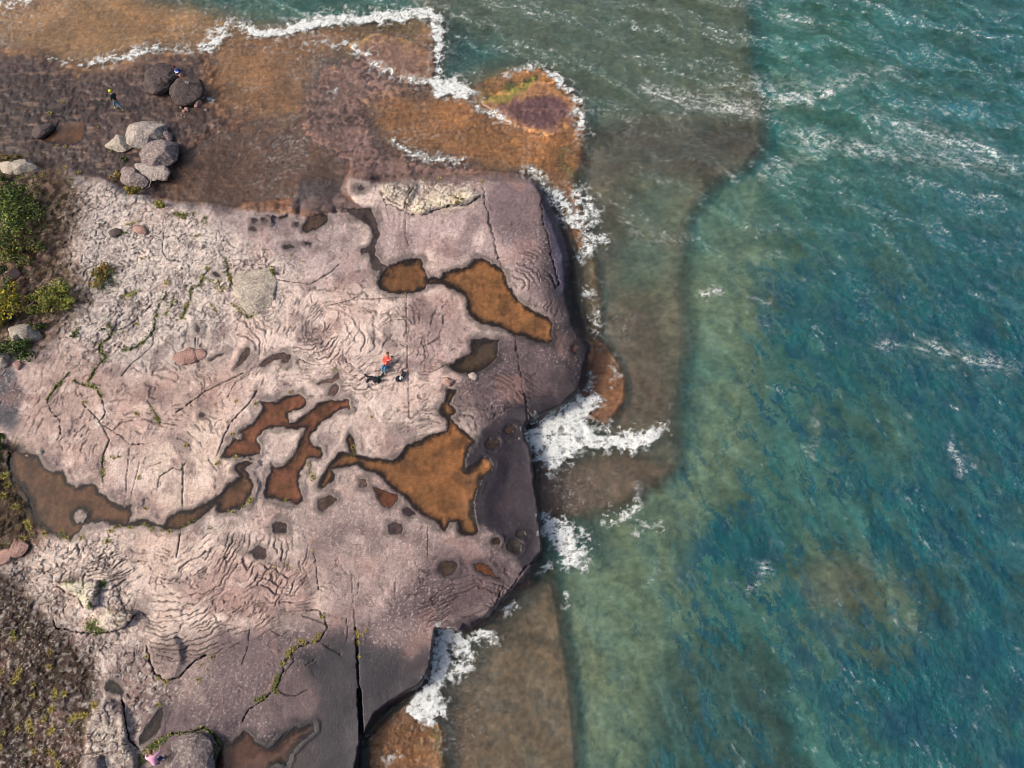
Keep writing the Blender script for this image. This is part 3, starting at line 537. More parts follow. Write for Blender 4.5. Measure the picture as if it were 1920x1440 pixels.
# rim of every pool: bring the rock to its own level, then dip
zlev = np.zeros((GH, GW)); 
for k in range(len(POOLS)): zlev[PID == k] = POOLZ[k]
pid_f = PID[np.clip(((PY - GY0) / GS + .5).astype(int), 0, GH - 1), np.clip(((PX - GX0) / GS + .5).astype(int), 0, GW - 1)]
zl = np.where(pid_f >= 0, np.array(POOLZ)[pid_f], 0)
rimz = zl + .012 + np.maximum(0, -pool) * .004 + .02 * np.abs(n_mid)
_rw = sstep(-13, -5, pool) * (pool <= 0) * (pid_f >= 0)
_rw = _rw * sstep(.6, .95, t_in)
HZ = HZ + _rw * np.maximum(0, rimz - HZ)
bowl = zl - .012 - pdep * sstep(0, 16, pool) + .02 * n_mid * sstep(2, 12, pool) + .012 * n_big
HZ = np.where(pool > 0, np.minimum(bowl, zl - .006), HZ)
HZ -= np.where(pool > 3, jdeep * .3, 0)

# ---- colour
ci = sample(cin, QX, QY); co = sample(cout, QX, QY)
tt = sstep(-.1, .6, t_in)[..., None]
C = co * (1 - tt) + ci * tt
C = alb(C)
mul = 1 + .20 * n_big + .22 * n_mid + .16 * n_fine
C = C * np.clip(1 + .16 * n_big + .18 * n_mid + .22 * n_fine, .35, 1.8)[..., None]
def mixc(C, col, m): m = np.clip(m, 0, 1)[..., None]; return C * (1 - m) + alb(col) * m
C = C * (1 + (.22 * (id1 - .5) * sstep(.4, 1, Rg) + .14 * (id2 - .5)) * dry)[..., None]
# mineral blotches
C = mixc(C, (116, 99, 99), .62 * sstep(.05, .5, fbm(WX / 2.2 + 3, WY / 2.2, 4, 111)) * dry * (1 - So))
C = mixc(C, (238, 216, 202), .72 * sstep(.12, .55, fbm(WX / 1.6 + 30, WY / 1.6, 4, 116)) * dry * (1 - So) * sstep(.25, .45, C[..., 0]))
C = mixc(C, (196, 150, 134), .2 * sstep(.15, .5, fbm(WX / 3.3, WY / 3.3 + 40, 3, 121)) * dry)
# lichen
lich = sstep(.10, .28, fbm(WX / .36, WY / .36, 3, 126)) * sstep(.5, .95, Rg) * dry
C = mixc(C, (226, 216, 202), .55 * lich * (1 - .6 * So))
spk = sstep(.36, .5, fbm(WX / .16, WY / .16, 2, 131)) * dry * (.25 + .75 * Rg)
C = mixc(C, (230, 220, 205), .65 * spk * sstep(-.1, .4, n_big + .15))
dspk = sstep(.24, .42, fbm(WX / .22, WY / .22, 3, 136)) * dry
C = mixc(C, (92, 78, 76), .5 * dspk * (.25 + .75 * Rg))
# rock layers on the out-shelf
st = fbm(WX / 1.4 + WY * .25, WY / .35, 3, 141)
C = mixc(C, (96, 72, 62), .35 * sstep(.1, .5, st) * (1 - t_in) * sstep(SEA - .6, SEA - .1, hb))
C = mixc(C, (196, 150, 104), .25 * sstep(.15, .5, fbm(WX / .9, WY / .5, 3, 146)) * (1 - t_in) * sstep(SEA - .6, SEA - .1, hb) * (C[..., 0] > .14))
lowm = (1 - t_in) * sstep(SEA - .9, SEA - .3, hb)
fw = fbm(WX / 1.9 + .8 * w1, WY / .8 + .8 * w2, 4, 181, gain=.62)
gl_ = np.hypot(*np.gradient(fw)) + .006
C = C * (1 - .34 * (1 - sstep(.3, 1.6, np.abs(fw) / gl_)) * sstep(-.1, .3, w3 + .4 * n_mid) * lowm)[..., None]
C = C * (1 + (.28 * fw + .20 * fbm(WX / .5, WY / .3, 3, 187) + .07 * fbm(WX / .15, WY / .12, 2, 189)) * lowm)[..., None]
_fl = np.abs(fw * 3.0 + .5 * w3 - np.round(fw * 3.0 + .5 * w3)) / (3 * gl_)
C = C * (1 + .38 * (1 - sstep(.3, 1.7, _fl)) * sstep(-.2, .3, w4 + .4 * n_mid) * lowm)[..., None]
bedm = (1 - t_in) * (1 - sstep(SEA - .9, SEA - .3, hb))
C = C * np.clip(1 + (.55 * fbm(WX / 1.5 + .6 * w1, WY / 1.1 + .6 * w2, 4, 183, gain=.62) + .30 * fbm(WX / .4, WY / .4, 2, 186)) * bedm, .45, 1.7)[..., None]
bch = (1 - t_in) * sstep(SEA + .05, SEA + .25, hb)
C = mixc(C, (48, 38, 36), .65 * bch * sstep(.05, .4, fbm(WX / .8 + .5 * w1, WY / .6 + .5 * w2, 5, 191, gain=.65)))
C = mixc(C, (140, 112, 96), .45 * bch * sstep(.15, .5, fbm(WX / 1.3 + 9, WY / .5, 4, 195)))
C = mixc(C, (30, 24, 24), .7 * bch * crk2)
# soil and dry growth in the joints
C = mixc(C, (50, 34, 24), .92 * So * sstep(-.3, .25, fbm(WX / .5, WY / .5, 4, 151)))
C = mixc(C, (84, 76, 40), .35 * So * sstep(.1, .4, fbm(WX / .9 + 7, WY / .9, 3, 156)))
C = mixc(C, (86, 98, 38), .85 * Mo * sstep(-.25, .15, fbm(WX / .5, WY / .5 + 3, 3, 161)) * t_in)
C = mixc(C, (62, 50, 47), .70 * crackv * (1 - .3 * Wt))
C = mixc(C, (40, 33, 34), .85 * joint * ledge * np.where(pool > 0, .45, 1))
# pools: rim and bed
pc = sample(PCOL, PX, PY)
pm = sstep(-1, 2.5, pool)
big_ = sstep(.11, .2, pdep)
deep = sstep(1.0 + 3.0 * big_, 3 + 9 * big_, pool + 6 * n_mid * big_)
rim = alb((66, 55, 48)); bedc = alb(pc) * np.clip(1.12 + .40 * n_mid + .35 * n_fine + .25 * n_big + .25 * perlin(WX / .35, WY / 1.3, 171), .4, 1.7)[..., None]
dk = sstep(.15, .45, fbm(WX / 1.3, WY / 1.3, 3, 175))[..., None]
bedc = bedc * (1 - .38 * dk)
bedc = bedc * (1 - .25 * sstep(.1, .4, fbm(WX / .9, WY / .9, 3, 178)))[..., None] + alb((120, 104, 52)) * .25 * sstep(.1, .4, fbm(WX / .9, WY / .9, 3, 178))[..., None]
bedc = rim * (1 - deep[..., None]) + bedc * deep[..., None]
C = C * (1 - pm[..., None]) + bedc * pm[..., None]
# wet halo round the pools
halo = sstep(-13, -1, pool + 11 * n_mid + 5 * n_big - 1.0) * (pool <= 0)
Wt2 = np.clip(np.maximum(Wt, .75 * halo * t_in), 0, 1)
wetsea = (1 - sstep(SEA + .25, SEA + .75, HZ + .2 * n_mid))
WET = np.clip(np.maximum(Wt2, wetsea), 0, 1)
C = C * (1 - .46 * (halo * t_in))[..., None]
C = C * (1 - .45 * ((WET * t_in * (1 - pm)) * (1 - sstep(.3, .9, Wt)) ))[..., None]
C = np.clip(C, .004, .8)

def zat(px, py):
    i = int(np.clip(np.searchsorted(xs, px), 0, NC - 1)); j = int(np.clip(np.searchsorted(ys, py), 0, NR - 1))
    return float(HZ[j, i])

def grid_mesh(name, X, Y, Zz, attrs, keep=None, smooth=True):
    nr, nc = X.shape
    idx = np.arange(nr * nc, dtype=np.int32).reshape(nr, nc)
    q = np.stack([idx[1:, :-1], idx[1:, 1:], idx[:-1, 1:], idx[:-1, :-1]], -1).reshape(-1, 4)
    co = np.stack([X, Y, Zz], -1).reshape(-1, 3).astype(np.float32)
    vals = {k: v.reshape(nr * nc, -1) for k, v in attrs.items()}
    if keep is not None:
        kk = keep.reshape(-1); q = q[kk[q].all(1)]
        used = np.zeros(nr * nc, bool); used[q.ravel()] = True
        remap = np.cumsum(used) - 1; q = remap[q].astype(np.int32); co = co[used]
        vals = {k: v[used] for k, v in vals.items()}
    me = bpy.data.meshes.new(name)
    me.vertices.add(len(co)); me.vertices.foreach_set('co', co.ravel())
    me.loops.add(q.size); me.loops.foreach_set('vertex_index', q.ravel().astype(np.int32))
    me.polygons.add(len(q)); me.polygons.foreach_set('loop_start', np.arange(0, q.size, 4, dtype=np.int32))
    me.polygons.foreach_set('use_smooth', np.full(len(q), smooth))
    me.update(calc_edges=True)
    for k, v in vals.items():
        if v.shape[1] == 1:
            a = me.attributes.new(k, 'FLOAT', 'POINT'); a.data.foreach_set('value', v.astype(np.float32).ravel())
        else:
            a = me.attributes.new(k, 'FLOAT_COLOR', 'POINT')
            a.data.foreach_set('color', np.concatenate([v, np.ones((len(v), 1))], 1).astype(np.float32).ravel())
    return me
def link(name, me, mat=None, parent=None, **props):
    ob = bpy.data.objects.new(name, me); COL.objects.link(ob)
    if mat is not None and me is not None and not me.materials: me.materials.append(mat)
    if parent is not None: ob.parent = parent
    for k, v in props.items(): ob[k] = v
    return ob

# ------------------------------------------------------------------ materials
class NT:
    def __init__(s, name):
        s.m = bpy.data.materials.new(name); s.m.use_nodes = True; s.t = s.m.node_tree
        for n in list(s.t.nodes): s.t.nodes.remove(n)
        s.out = s.t.nodes.new('ShaderNodeOutputMaterial')
    def n(s, kind, **kw):
        nd = s.t.nodes.new('ShaderNode' + kind)
        for k, v in kw.items(): setattr(nd, k, v)
        return nd
    def l(s, a, b): s.t.links.new(a, b)
    def set(s, sock, v):
        if hasattr(v, 'is_output') or hasattr(v, 'links'): s.l(v, sock)
        else: sock.default_value = v
    def attr(s, name): nd = s.n('Attribute'); nd.attribute_name = name; return nd
    def noise(s, scale, detail=3, rough=.5, vec=None, dist=0):
        nd = s.n('TexNoise'); nd.inputs['Scale'].default_value = scale; nd.inputs['Detail'].default_value = detail
        nd.inputs['Roughness'].default_value = rough; nd.inputs['Distortion'].default_value = dist
        if vec is None: vec = s.geo()
        s.l(vec, nd.inputs['Vector']); return nd.outputs['Fac']
    def geo(s):
        if not hasattr(s, '_g'): s._g = s.n('NewGeometry')
        return s._g.outputs['Position']
    def obj(s):
        if not hasattr(s, '_o'): s._o = s.n('TexCoord')
        return s._o.outputs['Object']
    def math(s, op, a, b=None, c=None):
        nd = s.n('Math', operation=op)
        s.set(nd.inputs[0], a)
        if b is not None: s.set(nd.inputs[1], b)
        if c is not None: s.set(nd.inputs[2], c)
        return nd.outputs[0]
    def rng(s, v, a, b, c=0, d=1):
        nd = s.n('MapRange'); s.set(nd.inputs[0], v)
        for i, k in enumerate((a, b, c, d)): nd.inputs[i + 1].default_value = k
        return nd.outputs[0]
    def mix(s, f, a, b, mode='MIX'):
        nd = s.n('Mix', data_type='RGBA', blend_type=mode)
        s.set(nd.inputs[0], f)
        for sock, v in ((nd.inputs[6], a), (nd.inputs[7], b)):
            if isinstance(v, (tuple, list, np.ndarray)): sock.default_value = (*[float(q) for q in v[:3]], 1)
            else: s.l(v, sock)
        return nd.outputs[2]
    def bump(s, h, strength, dist, normal=None):
        nd = s.n('Bump'); nd.inputs['Strength'].default_value = strength; nd.inputs['Distance'].default_value = dist
        s.l(h, nd.inputs['Height'])
        if normal is not None: s.l(normal, nd.inputs['Normal'])
        return nd.outputs[0]

def rock_material():
    m = NT('shore_rock')
    col = m.attr('rock_tone').outputs['Color']; wetv = m.attr('wetness').outputs['Fac']
    f1 = m.noise(11, 5, .7); f2 = m.noise(34, 3, .6); f3 = m.noise(2.2, 5, .65)
    v = m.math('ADD', m.math('MULTIPLY', f1, .8), m.math('MULTIPLY', f2, .7))
    g = m.rng(v, .45, 1.05, .55, 1.5)
    g = m.math('ADD', 1.0, m.math('MULTIPLY', m.math('SUBTRACT', g, 1.0), m.rng(wetv, 0, 1, 1.0, .38)))
    cc = m.n('VectorMath', operation='SCALE'); m.l(col, cc.inputs[0]); m.l(g, cc.inputs[3])
    b = m.n('BsdfPrincipled')
    m.l(cc.outputs[0], b.inputs['Base Color'])
    r = m.rng(wetv, 0, 1, .88, .38)
    m.l(r, b.inputs['Roughness'])
    m.l(m.rng(wetv, 0, 1, .25, .32), b.inputs['Specular IOR Level'])
    h = m.math('ADD', m.math('MULTIPLY', f1, .6), m.math('ADD', m.math('MULTIPLY', f2, .35), m.math('MULTIPLY', f3, .35)))
    hb_ = m.n('Bump'); hb_.inputs['Distance'].default_value = .10; m.l(h, hb_.inputs['Height']); m.l(m.rng(wetv, 0, 1, .8, .3), hb_.inputs['Strength']); m.l(hb_.outputs[0], b.inputs['Normal'])
    m.l(b.outputs[0], m.out.inputs['Surface'])
    return m.m
MAT_ROCK = rock_material()
VX, VY, VZ = P(PX, PY, HZ)
ground = link('rocky_shore', grid_mesh('rocky_shore', VX, VY, HZ, {'rock_tone': C, 'wetness': WET}), MAT_ROCK, kind='structure')

# ------------------------------------------------------------------ water
def water_material(name, bump_scale=1.0, bump_str=.6, rough=.05):
    m = NT(name)
    tint = m.attr('see_through').outputs['Color']; body = m.attr('water_body').outputs['Color']; foam = m.attr('foam_glint_amount').outputs['Fac']
    n1 = m.noise(1.5 * bump_scale, 4, .6, dist=.6); n2 = m.noise(5.5 * bump_scale, 3, .6, dist=.4); 
    h = m.math('ADD', m.math('MULTIPLY', n1, 1.0), m.math('MULTIPLY', n2, .35))
    nrm = m.bump(h, bump_str, .28)
    tr = m.n('BsdfTransparent'); m.l(tint, tr.inputs[0])
    df = m.n('BsdfDiffuse'); m.l(body, df.inputs[0]); m.l(nrm, df.inputs['Normal'])
    ad = m.n('AddShader'); m.l(tr.outputs[0], ad.inputs[0]); m.l(df.outputs[0], ad.inputs[1])
    gl = m.n('BsdfGlossy'); gl.inputs['Roughness'].default_value = rough; m.l(nrm, gl.inputs['Normal']); gl.inputs[0].default_value = (1, 1, 1, 1)
    fr_ = m.n('Fresnel'); fr_.inputs['IOR'].default_value = 1.34; m.l(nrm, fr_.inputs['Normal'])
    mx = m.n('MixShader'); m.l(fr_.outputs[0], mx.inputs[0]); m.l(ad.outputs[0], mx.inputs[1]); m.l(gl.outputs[0], mx.inputs[2])
    fd = m.n('BsdfDiffuse'); fd.inputs[0].default_value = (.72, .73, .70, 1)
    ff = m.math('MULTIPLY', foam, m.rng(m.noise(11, 3, .6), .3, .62, .35, 1.15)); ff = m.math('MINIMUM', ff, 1.0)  # one white serves the foam and the painted glints
    m2 = m.n('MixShader'); m.l(ff, m2.inputs[0]); m.l(mx.outputs[0], m2.inputs[1]); m.l(fd.outputs[0], m2.inputs[2])
    m.l(m2.outputs[0], m.out.inputs['Surface'])
    return m.m
MAT_SEA = water_material('sea_water', 1.6, .95)
MAT_POOL = water_material('pool_water', 2.0, .05, .03)

wxs = np.concatenate([np.arange(-340, -24, 12.0), np.arange(-24, 1950, 2.1), np.arange(1950, 2260, 12.0)])
wys = np.concatenate([np.arange(-280, -22, 12.0), np.arange(-22, 1462, 2.1), np.arange(1464, 1780, 12.0)])
AX, AY = np.meshgrid(wxs, wys)
UX, UY, _ = P(AX, AY, SEA)
# bed height under each water vertex
fi = np.interp(AX, xs, np.arange(NC)); fj = np.interp(AY, ys, np.arange(NR))
i_ = np.clip(fi.astype(int), 0, NC - 2); j_ = np.clip(fj.astype(int), 0, NR - 2); u_ = fi - i_; v_ = fj - j_
bed = (HZ[j_, i_] * (1 - u_) + HZ[j_, i_ + 1] * u_) * (1 - v_) + (HZ[j_ + 1, i_] * (1 - u_) + HZ[j_ + 1, i_ + 1] * u_) * v_
dpt = np.clip(SEA - bed, 0, 12)
a1 = fbm(UX / 5, UY / 5, 3, 201); a2 = fbm(UX / 5, UY / 5, 3, 211)
b1 = fbm(UX / 1.2, UY / 1.2, 3, 221); b2 = fbm(UX / 1.2, UY / 1.2, 3, 231)
open_ = sstep(.25, 1.6, dpt)
topright = sstep(700, 100, AY) * sstep(1000, 1400, AX)
# waves
wvA = np.zeros_like(UX); wvB = np.zeros_like(UX)
rw = np.random.default_rng(5)
for k in range(30):
    lam = .55 * 1.16 ** (k // 2) * rw.uniform(.92, 1.08)
    A_ = k % 2 == 0
    ang = math.radians((-108 if A_ else -158) + rw.normal(0, 15))
    kx, ky = math.cos(ang) * 2 * math.pi / lam, math.sin(ang) * 2 * math.pi / lam
    ph = kx * (UX + 1.2 * a1 + .25 * b1) + ky * (UY + 1.2 * a2 + .25 * b2) + rw.uniform(0, 7)
    s_ = .5 + .5 * np.sin(ph); amp = (.030 if lam < 2.2 else .022) * lam ** .95 * (s_ ** 2.0 - .38)
    if A_: wvA += amp
    else: wvB += amp
wA = .35 + .65 * sstep(900, 200, AY); wv = wvA * wA + wvB * (.35 + .55 * sstep(100, 900, AY))
env = .45 + .9 * sstep(-.4, .5, fbm(UX / 9, UY / 9, 2, 241))
crest = wv / (wv.std() + 1e-6)
wv = wv * env * (.5 + .6 * topright) * (.10 + .9 * open_) * 1.0
wv += (.02 + .06 * open_) * b1 * .8 + .012 * fbm(UX / .45, UY / .45, 2, 245)
SZ = SEA + wv * np.clip(dpt / .25, .12, 1)
# optics
kk = np.array([.20, .09, .11])
T = np.exp(-dpt[..., None] * kk)
turb = 1 - np.exp(-.24 * dpt * (1 + .25 * a1))
teal = lin((16, 98, 99)) / LIGHT; blue = lin((8, 82, 102)) / LIGHT; olive = lin((108, 102, 84)) / LIGHT
xr = sstep(1350, 1900, AX + 60 * a2)[..., None]
body = (teal * (1 - xr) + blue * xr)
shallow = (1 - sstep(1.0, 2.6, dpt))[..., None]
body = body * (1 - .45 * shallow) + olive * .45 * shallow
body = body * np.clip(1 + .22 * a1 + .15 * b1 + .20 * np.clip(crest, -1.5, 2), .4, 1.9)[..., None]  # crests brightened in the colour, imitating light shining through them
# bluish sky reflected on wave facets, painted as a mosaic into the water colour
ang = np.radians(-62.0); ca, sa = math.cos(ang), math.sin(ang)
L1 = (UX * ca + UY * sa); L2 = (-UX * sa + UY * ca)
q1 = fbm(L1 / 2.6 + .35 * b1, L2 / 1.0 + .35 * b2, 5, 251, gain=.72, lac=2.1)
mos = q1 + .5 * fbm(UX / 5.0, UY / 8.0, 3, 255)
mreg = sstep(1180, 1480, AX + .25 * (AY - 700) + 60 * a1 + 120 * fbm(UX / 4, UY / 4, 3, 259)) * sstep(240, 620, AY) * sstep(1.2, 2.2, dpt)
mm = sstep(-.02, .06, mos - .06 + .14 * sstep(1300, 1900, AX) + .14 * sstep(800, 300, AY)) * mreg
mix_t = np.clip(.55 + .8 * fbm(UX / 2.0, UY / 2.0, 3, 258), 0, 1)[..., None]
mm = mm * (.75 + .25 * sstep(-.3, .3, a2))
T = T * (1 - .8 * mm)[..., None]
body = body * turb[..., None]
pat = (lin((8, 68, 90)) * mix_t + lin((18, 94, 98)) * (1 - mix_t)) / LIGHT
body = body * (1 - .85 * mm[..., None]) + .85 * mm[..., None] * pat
# ------------------------------------------------------------------ foam amounts and painted sea glints
def aniso(angle, sx, sy, seed, wobble=.8, o=4):
    c_, s_ = math.cos(angle), math.sin(angle)
    A = UX * c_ + UY * s_; B = -UX * s_ + UY * c_
    return fbm(A / sx + wobble * .3 * b1, B / sy + wobble * b2 * .5, o, seed, gain=.58)
def threads(angle, sx, sy, seed, w=.10, p=1.6):
    n = aniso(angle, sx, sy, seed)
    return np.clip(1 - np.abs(n) / w, 0, 1) ** p
def dash(angle, sx, sy, seed, lo=.30, hi=.62): return sstep(lo, hi, aniso(angle, sx, sy, seed, .5, 3))  # short white dashes: sky glints on wavelets, painted in with the foam threads
th_a = threads(math.radians(-16), 2.4, .5, 261, .09); th_b = dash(math.radians(-24), .95, .17, 271); th_c = dash(math.radians(-64), .9, .16, 281); th_d = dash(math.radians(-6), .8, .15, 291); th_e = dash(math.radians(-40), .7, .14, 295)
band_a = sstep(-.05, .5, aniso(math.radians(-16), 7, 1.3, 301, 1.2, 4)); band_c = sstep(.10, .55, aniso(math.radians(-60), 4, .9, 311, 1.0, 4))
tr_reg = sstep(760, 60, AY - .12 * (AX - 1400)) * sstep(.6, 1.5, dpt)
crg = sstep(-.2, 1.1, crest)
foam = .85 * band_a * (.15 + .85 * crg) * np.clip(.6 * th_a + th_b + .8 * th_d + .5 * th_e, 0, 1.1) * (.10 + .90 * tr_reg) * open_  # foam holds foam threads and the painted sky glints together
foam = np.maximum(foam, .75 * (.15 + .85 * crg) * band_c * np.maximum(th_c, .8 * th_e) * open_ * (.2 + .8 * sstep(1250, 1600, AX)))  # more white dashes, partly painted sky glints
foam = np.maximum(foam, .26 * tr_reg * (th_b + th_d + th_e) * open_ * crg)  # faint painted glints along the crests
shal = (1 - open_) * sstep(0.0, .04, dpt)
foam = np.maximum(foam, .34 * np.maximum(threads(math.radians(25), 1.4, .25, 321, .07), threads(math.radians(-12), 1.7, .25, 331, .07)) * sstep(-.2, .5, a2 + .4 * b1) * shal)  # pale lines of light on shallow ripples, painted like thin foam
WH = full(0.0)
WS = full(0.0)
def fs(line, w, f, a=1.0): paint_line(WS, line, 1.0, w, f, a, add=True)
def fl(line, w, f, a=1.0): paint_line(WH, line, 1.0, w, f, a, add=True)
fl([(170, 118), (200, 112), (240, 104), (290, 90)], 4, 7, .95); fl([(90, 108), (120, 118), (165, 122)], 1, 5, .6); fl([(290, 88), (340, 96), (365, 95)], 2, 6, .6)
fl([(375, 92), (395, 84), (412, 74), (420, 66)], 9, 8, .8); fl([(388, 80), (400, 58), (435, 42), (470, 55)], 3, 8, .8); fl([(468, 56), (490, 62), (515, 62), (560, 50), (610, 36), (650, 34), (700, 33), (760, 28), (790, 22), (808, 20)], 14, 5, 1)
fl([(800, 22), (818, 30), (822, 60), (822, 100)], 10, 6, .95); fl([(818, 100), (824, 130), (822, 160)], 5, 6, .8); fl([(826, 165), (845, 160), (870, 172)], 22, 9, 1)
fl([(945, 140), (975, 128), (1010, 126), (1030, 132)], 3, 6, .8); fl([(1025, 134), (1050, 150), (1072, 176), (1088, 192)], 6, 5, .95); fl([(1080, 208), (1090, 228), (1092, 242)], 11, 6, .9)
fl([(892, 190), (905, 206), (930, 216), (952, 226)], 4, 5, .9); fl([(736, 262), (762, 284), (780, 286), (800, 294), (835, 301), (872, 303)], 4, 5, .9); fl([(645, 78), (690, 105), (722, 132), (770, 150), (815, 157)], 3, 9, .75)
fl([(560, 86), (600, 76), (640, 90)], 1, 6, .5); fl([(615, 182), (632, 168)], 2, 5, .6); fl([(372, 183), (405, 190)], 3, 5, .7); fl([(0, 4), (30, 8), (60, 0)], 4, 8, .7)
fl([(975, 318), (1000, 322), (1024, 345), (1050, 378)], 4, 8, .75); fl([(1045, 372), (1068, 405), (1080, 415)], 18, 12, .7); fl([(1085, 365), (1105, 385), (1108, 400)], 22, 14, .55); fl([(1090, 485), (1098, 455), (1130, 448)], 8, 12, .8); fl([(1095, 440), (1100, 400)], 3, 10, .6)
fl([(1100, 552), (1110, 545)], 10, 8, .65); fl([(1112, 625), (1116, 600), (1122, 588)], 7, 8, .7); fl([(1106, 735), (1110, 700)], 3, 8, .6); fl([(1140, 690), (1165, 700), (1150, 720)], 1, 7, .45)
fl([(1002, 812), (1040, 790), (1090, 765), (1110, 752)], 22, 14, .85); fl([(1040, 850), (1062, 828), (1085, 812)], 40, 12, 1); fl([(1012, 835), (1030, 860)], 26, 10, .9); fl([(1095, 820), (1130, 830), (1170, 832), (1210, 825), (1232, 808)], 20, 7, 1); fl([(1225, 815), (1242, 798)], 6, 9, .8); fl([(1110, 805), (1160, 806), (1200, 812)], 4, 12, .55); fl([(1016, 870), (1024, 890)], 8, 9, .7)
fl([(1035, 985), (1055, 1000), (1070, 1040), (1085, 1048)], 22, 22, .8); fl([(1050, 1020), (1075, 1030)], 16, 10, .9); fl([(1035, 975), (1090, 990), (1110, 1020)], 3, 9, .6); fl([(1140, 975), (1170, 968), (1190, 950)], 8, 14, .6); fl([(1190, 995), (1240, 985)], 2, 12, .35)
fl([(945, 1145), (968, 1136)], 5, 6, .8); fl([(1005, 1075), (1028, 1060)], 4, 7, .7); fl([(890, 1195), (915, 1188), (930, 1200)], 8, 10, .8); fl([(1060, 1110), (1064, 1140)], 2, 6, .5)
fl([(830, 1190), (860, 1200), (875, 1225)], 20, 10, .85); fl([(828, 1200), (826, 1240), (815, 1290)], 20, 9, .9); fl([(870, 1245), (850, 1260)], 22, 10, .7); fl([(795, 1310), (785, 1330), (800, 1345)], 24, 8, 1); fl([(810, 1290), (820, 1330)], 26, 10, .85)
fs([(1215, 165), (1300, 188), (1380, 196), (1420, 200), (1480, 186), (1530, 175), (1560, 165)], 8, 18, .62); fs([(1300, 180), (1420, 160), (1500, 160)], 3, 22, .35); fl([(1545, 178), (1560, 172)], 7, 4, 1); fs([(1560, 160), (1600, 145), (1680, 130)], 2, 16, .4)
fs([(1150, 410), (1200, 435), (1280, 455)], 3, 12, .45); fl([(1318, 552), (1345, 545)], 6, 5, .9); fs([(1310, 545), (1340, 560)], 2, 9, .5); fs([(1400, 560), (1440, 565)], 2, 8, .5); fs([(1470, 35), (1520, 40)], 2, 8, .7)
fs([(1640, 215), (1720, 245), (1800, 265), (1870, 285)], 5, 22, .5); fs([(1500, 255), (1620, 280), (1760, 300), (1900, 320)], 4, 22, .45); fs([(1430, 325), (1530, 290)], 4, 18, .4); fs([(1740, 650), (1820, 672), (1900, 690)], 3, 12, .6); fs([(1640, 645), (1740, 652)], 2, 10, .45)
fs([(1430, 1070), (1442, 1055)], 4, 5, .8); fs([(1405, 1110), (1420, 1092)], 3, 6, .6); fs([(1785, 830), (1800, 890)], 2, 9, .55); fs([(1522, 760), (1524, 860)], 2, 8, .35); fs([(1205, 1096), (1225, 1080), (1235, 1060)], 1, 7, .3)
fs([(1270, 1100), (1300, 1080)], 1, 7, .3); fl([(720, 1430), (750, 1412)], 3, 6, .5); fs([(1190, 905), (1198, 940)], 1, 6, .4); fs([(1175, 1000), (1180, 960)], 1, 8, .3)
wh = sample(WH, AX + 6 * b1 + 3 * a1, AY + 6 * b2)
wide = np.zeros_like(WH); _w = WH.copy()
for _ in range(2): _w = _blur(_w, 2)
wh2 = sample(_w, AX + 9 * b1 + 4 * a1, AY + 9 * b2)
lace = fbm(UX / .6 + .3 * b1, UY / .6, 6, 361, gain=.78)
rid = 1 - 1.9 * np.abs(fbm(UX / .75 + .4 * b2, UY / .5 + .4 * b1, 4, 365, gain=.6))
N = .5 * rid + .8 * lace
_s = np.sort(N.ravel()[::97]); N = np.interp(N, _s, np.linspace(0, 1, len(_s)))
_w3 = _blur(_blur(_w, 3), 3); wh3 = sample(_w3, AX + 12 * b1 + 5 * a1, AY + 12 * b2)
D = np.clip(.47 * wh + .40 * wh2 + .34 * wh3, 0, 1)
cov = D ** 1.55 * 1.0
wfoam = sstep(1 - cov - .30, 1 - cov + .62, N) * sstep(.02, .12, D)
foam *= .45 + .55 * sstep(-.5, .3, fbm(UX / .4, UY / .4, 2, 371))
_w = WS.copy()
for _ in range(2): _w = _blur(_w, 3)
ws = np.clip(.45 * sample(WS, AX + 16 * b1 + 6 * a1, AY + 12 * b2) + .55 * sample(_w, AX + 18 * b1 + 6 * a1, AY + 12 * b2), 0, 1) * 1.25 * (.45 + .55 * sstep(-.8, .8, crest))
thx = np.clip(dash(math.radians(-14), .9, .17, 381, .0, .5) + dash(math.radians(-34), .7, .15, 385, .1, .5), 0, 1)
cov2 = ws * .62
foam = np.maximum(foam, np.clip(1.2 * ws, 0, 1) * np.clip(.8 * thx + .45 * sstep(1 - cov2, 1.25 - cov2, N), 0, 1))
onw = dpt > -.5
keepw = (SEA + .25 > bed)
grow = keepw.copy()
grow[1:, :] |= keepw[:-1, :]; grow[:-1, :] |= keepw[1:, :]; grow[:, 1:] |= keepw[:, :-1]; grow[:, :-1] |= keepw[:, 1:]
SX, SY, _ = P(AX, AY, SZ)
grow &= ~((sample(PLATSDF, AX, AY) > 40))
sea = link('sea_water', grid_mesh('sea_water', SX, SY, SZ, {'see_through': T, 'water_body': body, 'foam_glint_amount': foam}, grow), MAT_SEA, kind='structure')
# breaking-wave foam lies as its own lacy, raised layer
fk = wfoam > .04
g2_ = fk.copy(); g2_[1:, :] |= fk[:-1, :]; g2_[:-1, :] |= fk[1:, :]; g2_[:, 1:] |= fk[:, :-1]; g2_[:, :-1] |= fk[:, 1:]
top = np.maximum(SZ, bed)
FZ = top + .02 + .04 * wfoam * D
FX, FY, _ = P(AX, AY, FZ)
mf = NT('sea_foam')
fd = mf.n('BsdfDiffuse'); mf.l(mf.mix(mf.rng(mf.noise(4.5, 5, .7), .35, .65), (.40, .44, .44), (.70, .70, .66)), fd.inputs[0])
tp = mf.n('BsdfTransparent'); fa = mf.attr('foam_glint_amount').outputs['Fac']
fa2 = mf.math('MULTIPLY', mf.math('SUBTRACT', 1.0, mf.math('ABSOLUTE', mf.math('MULTIPLY', mf.math('SUBTRACT', mf.noise(3.2, 5, .7, dist=.8), .5), 5.0))), .5)
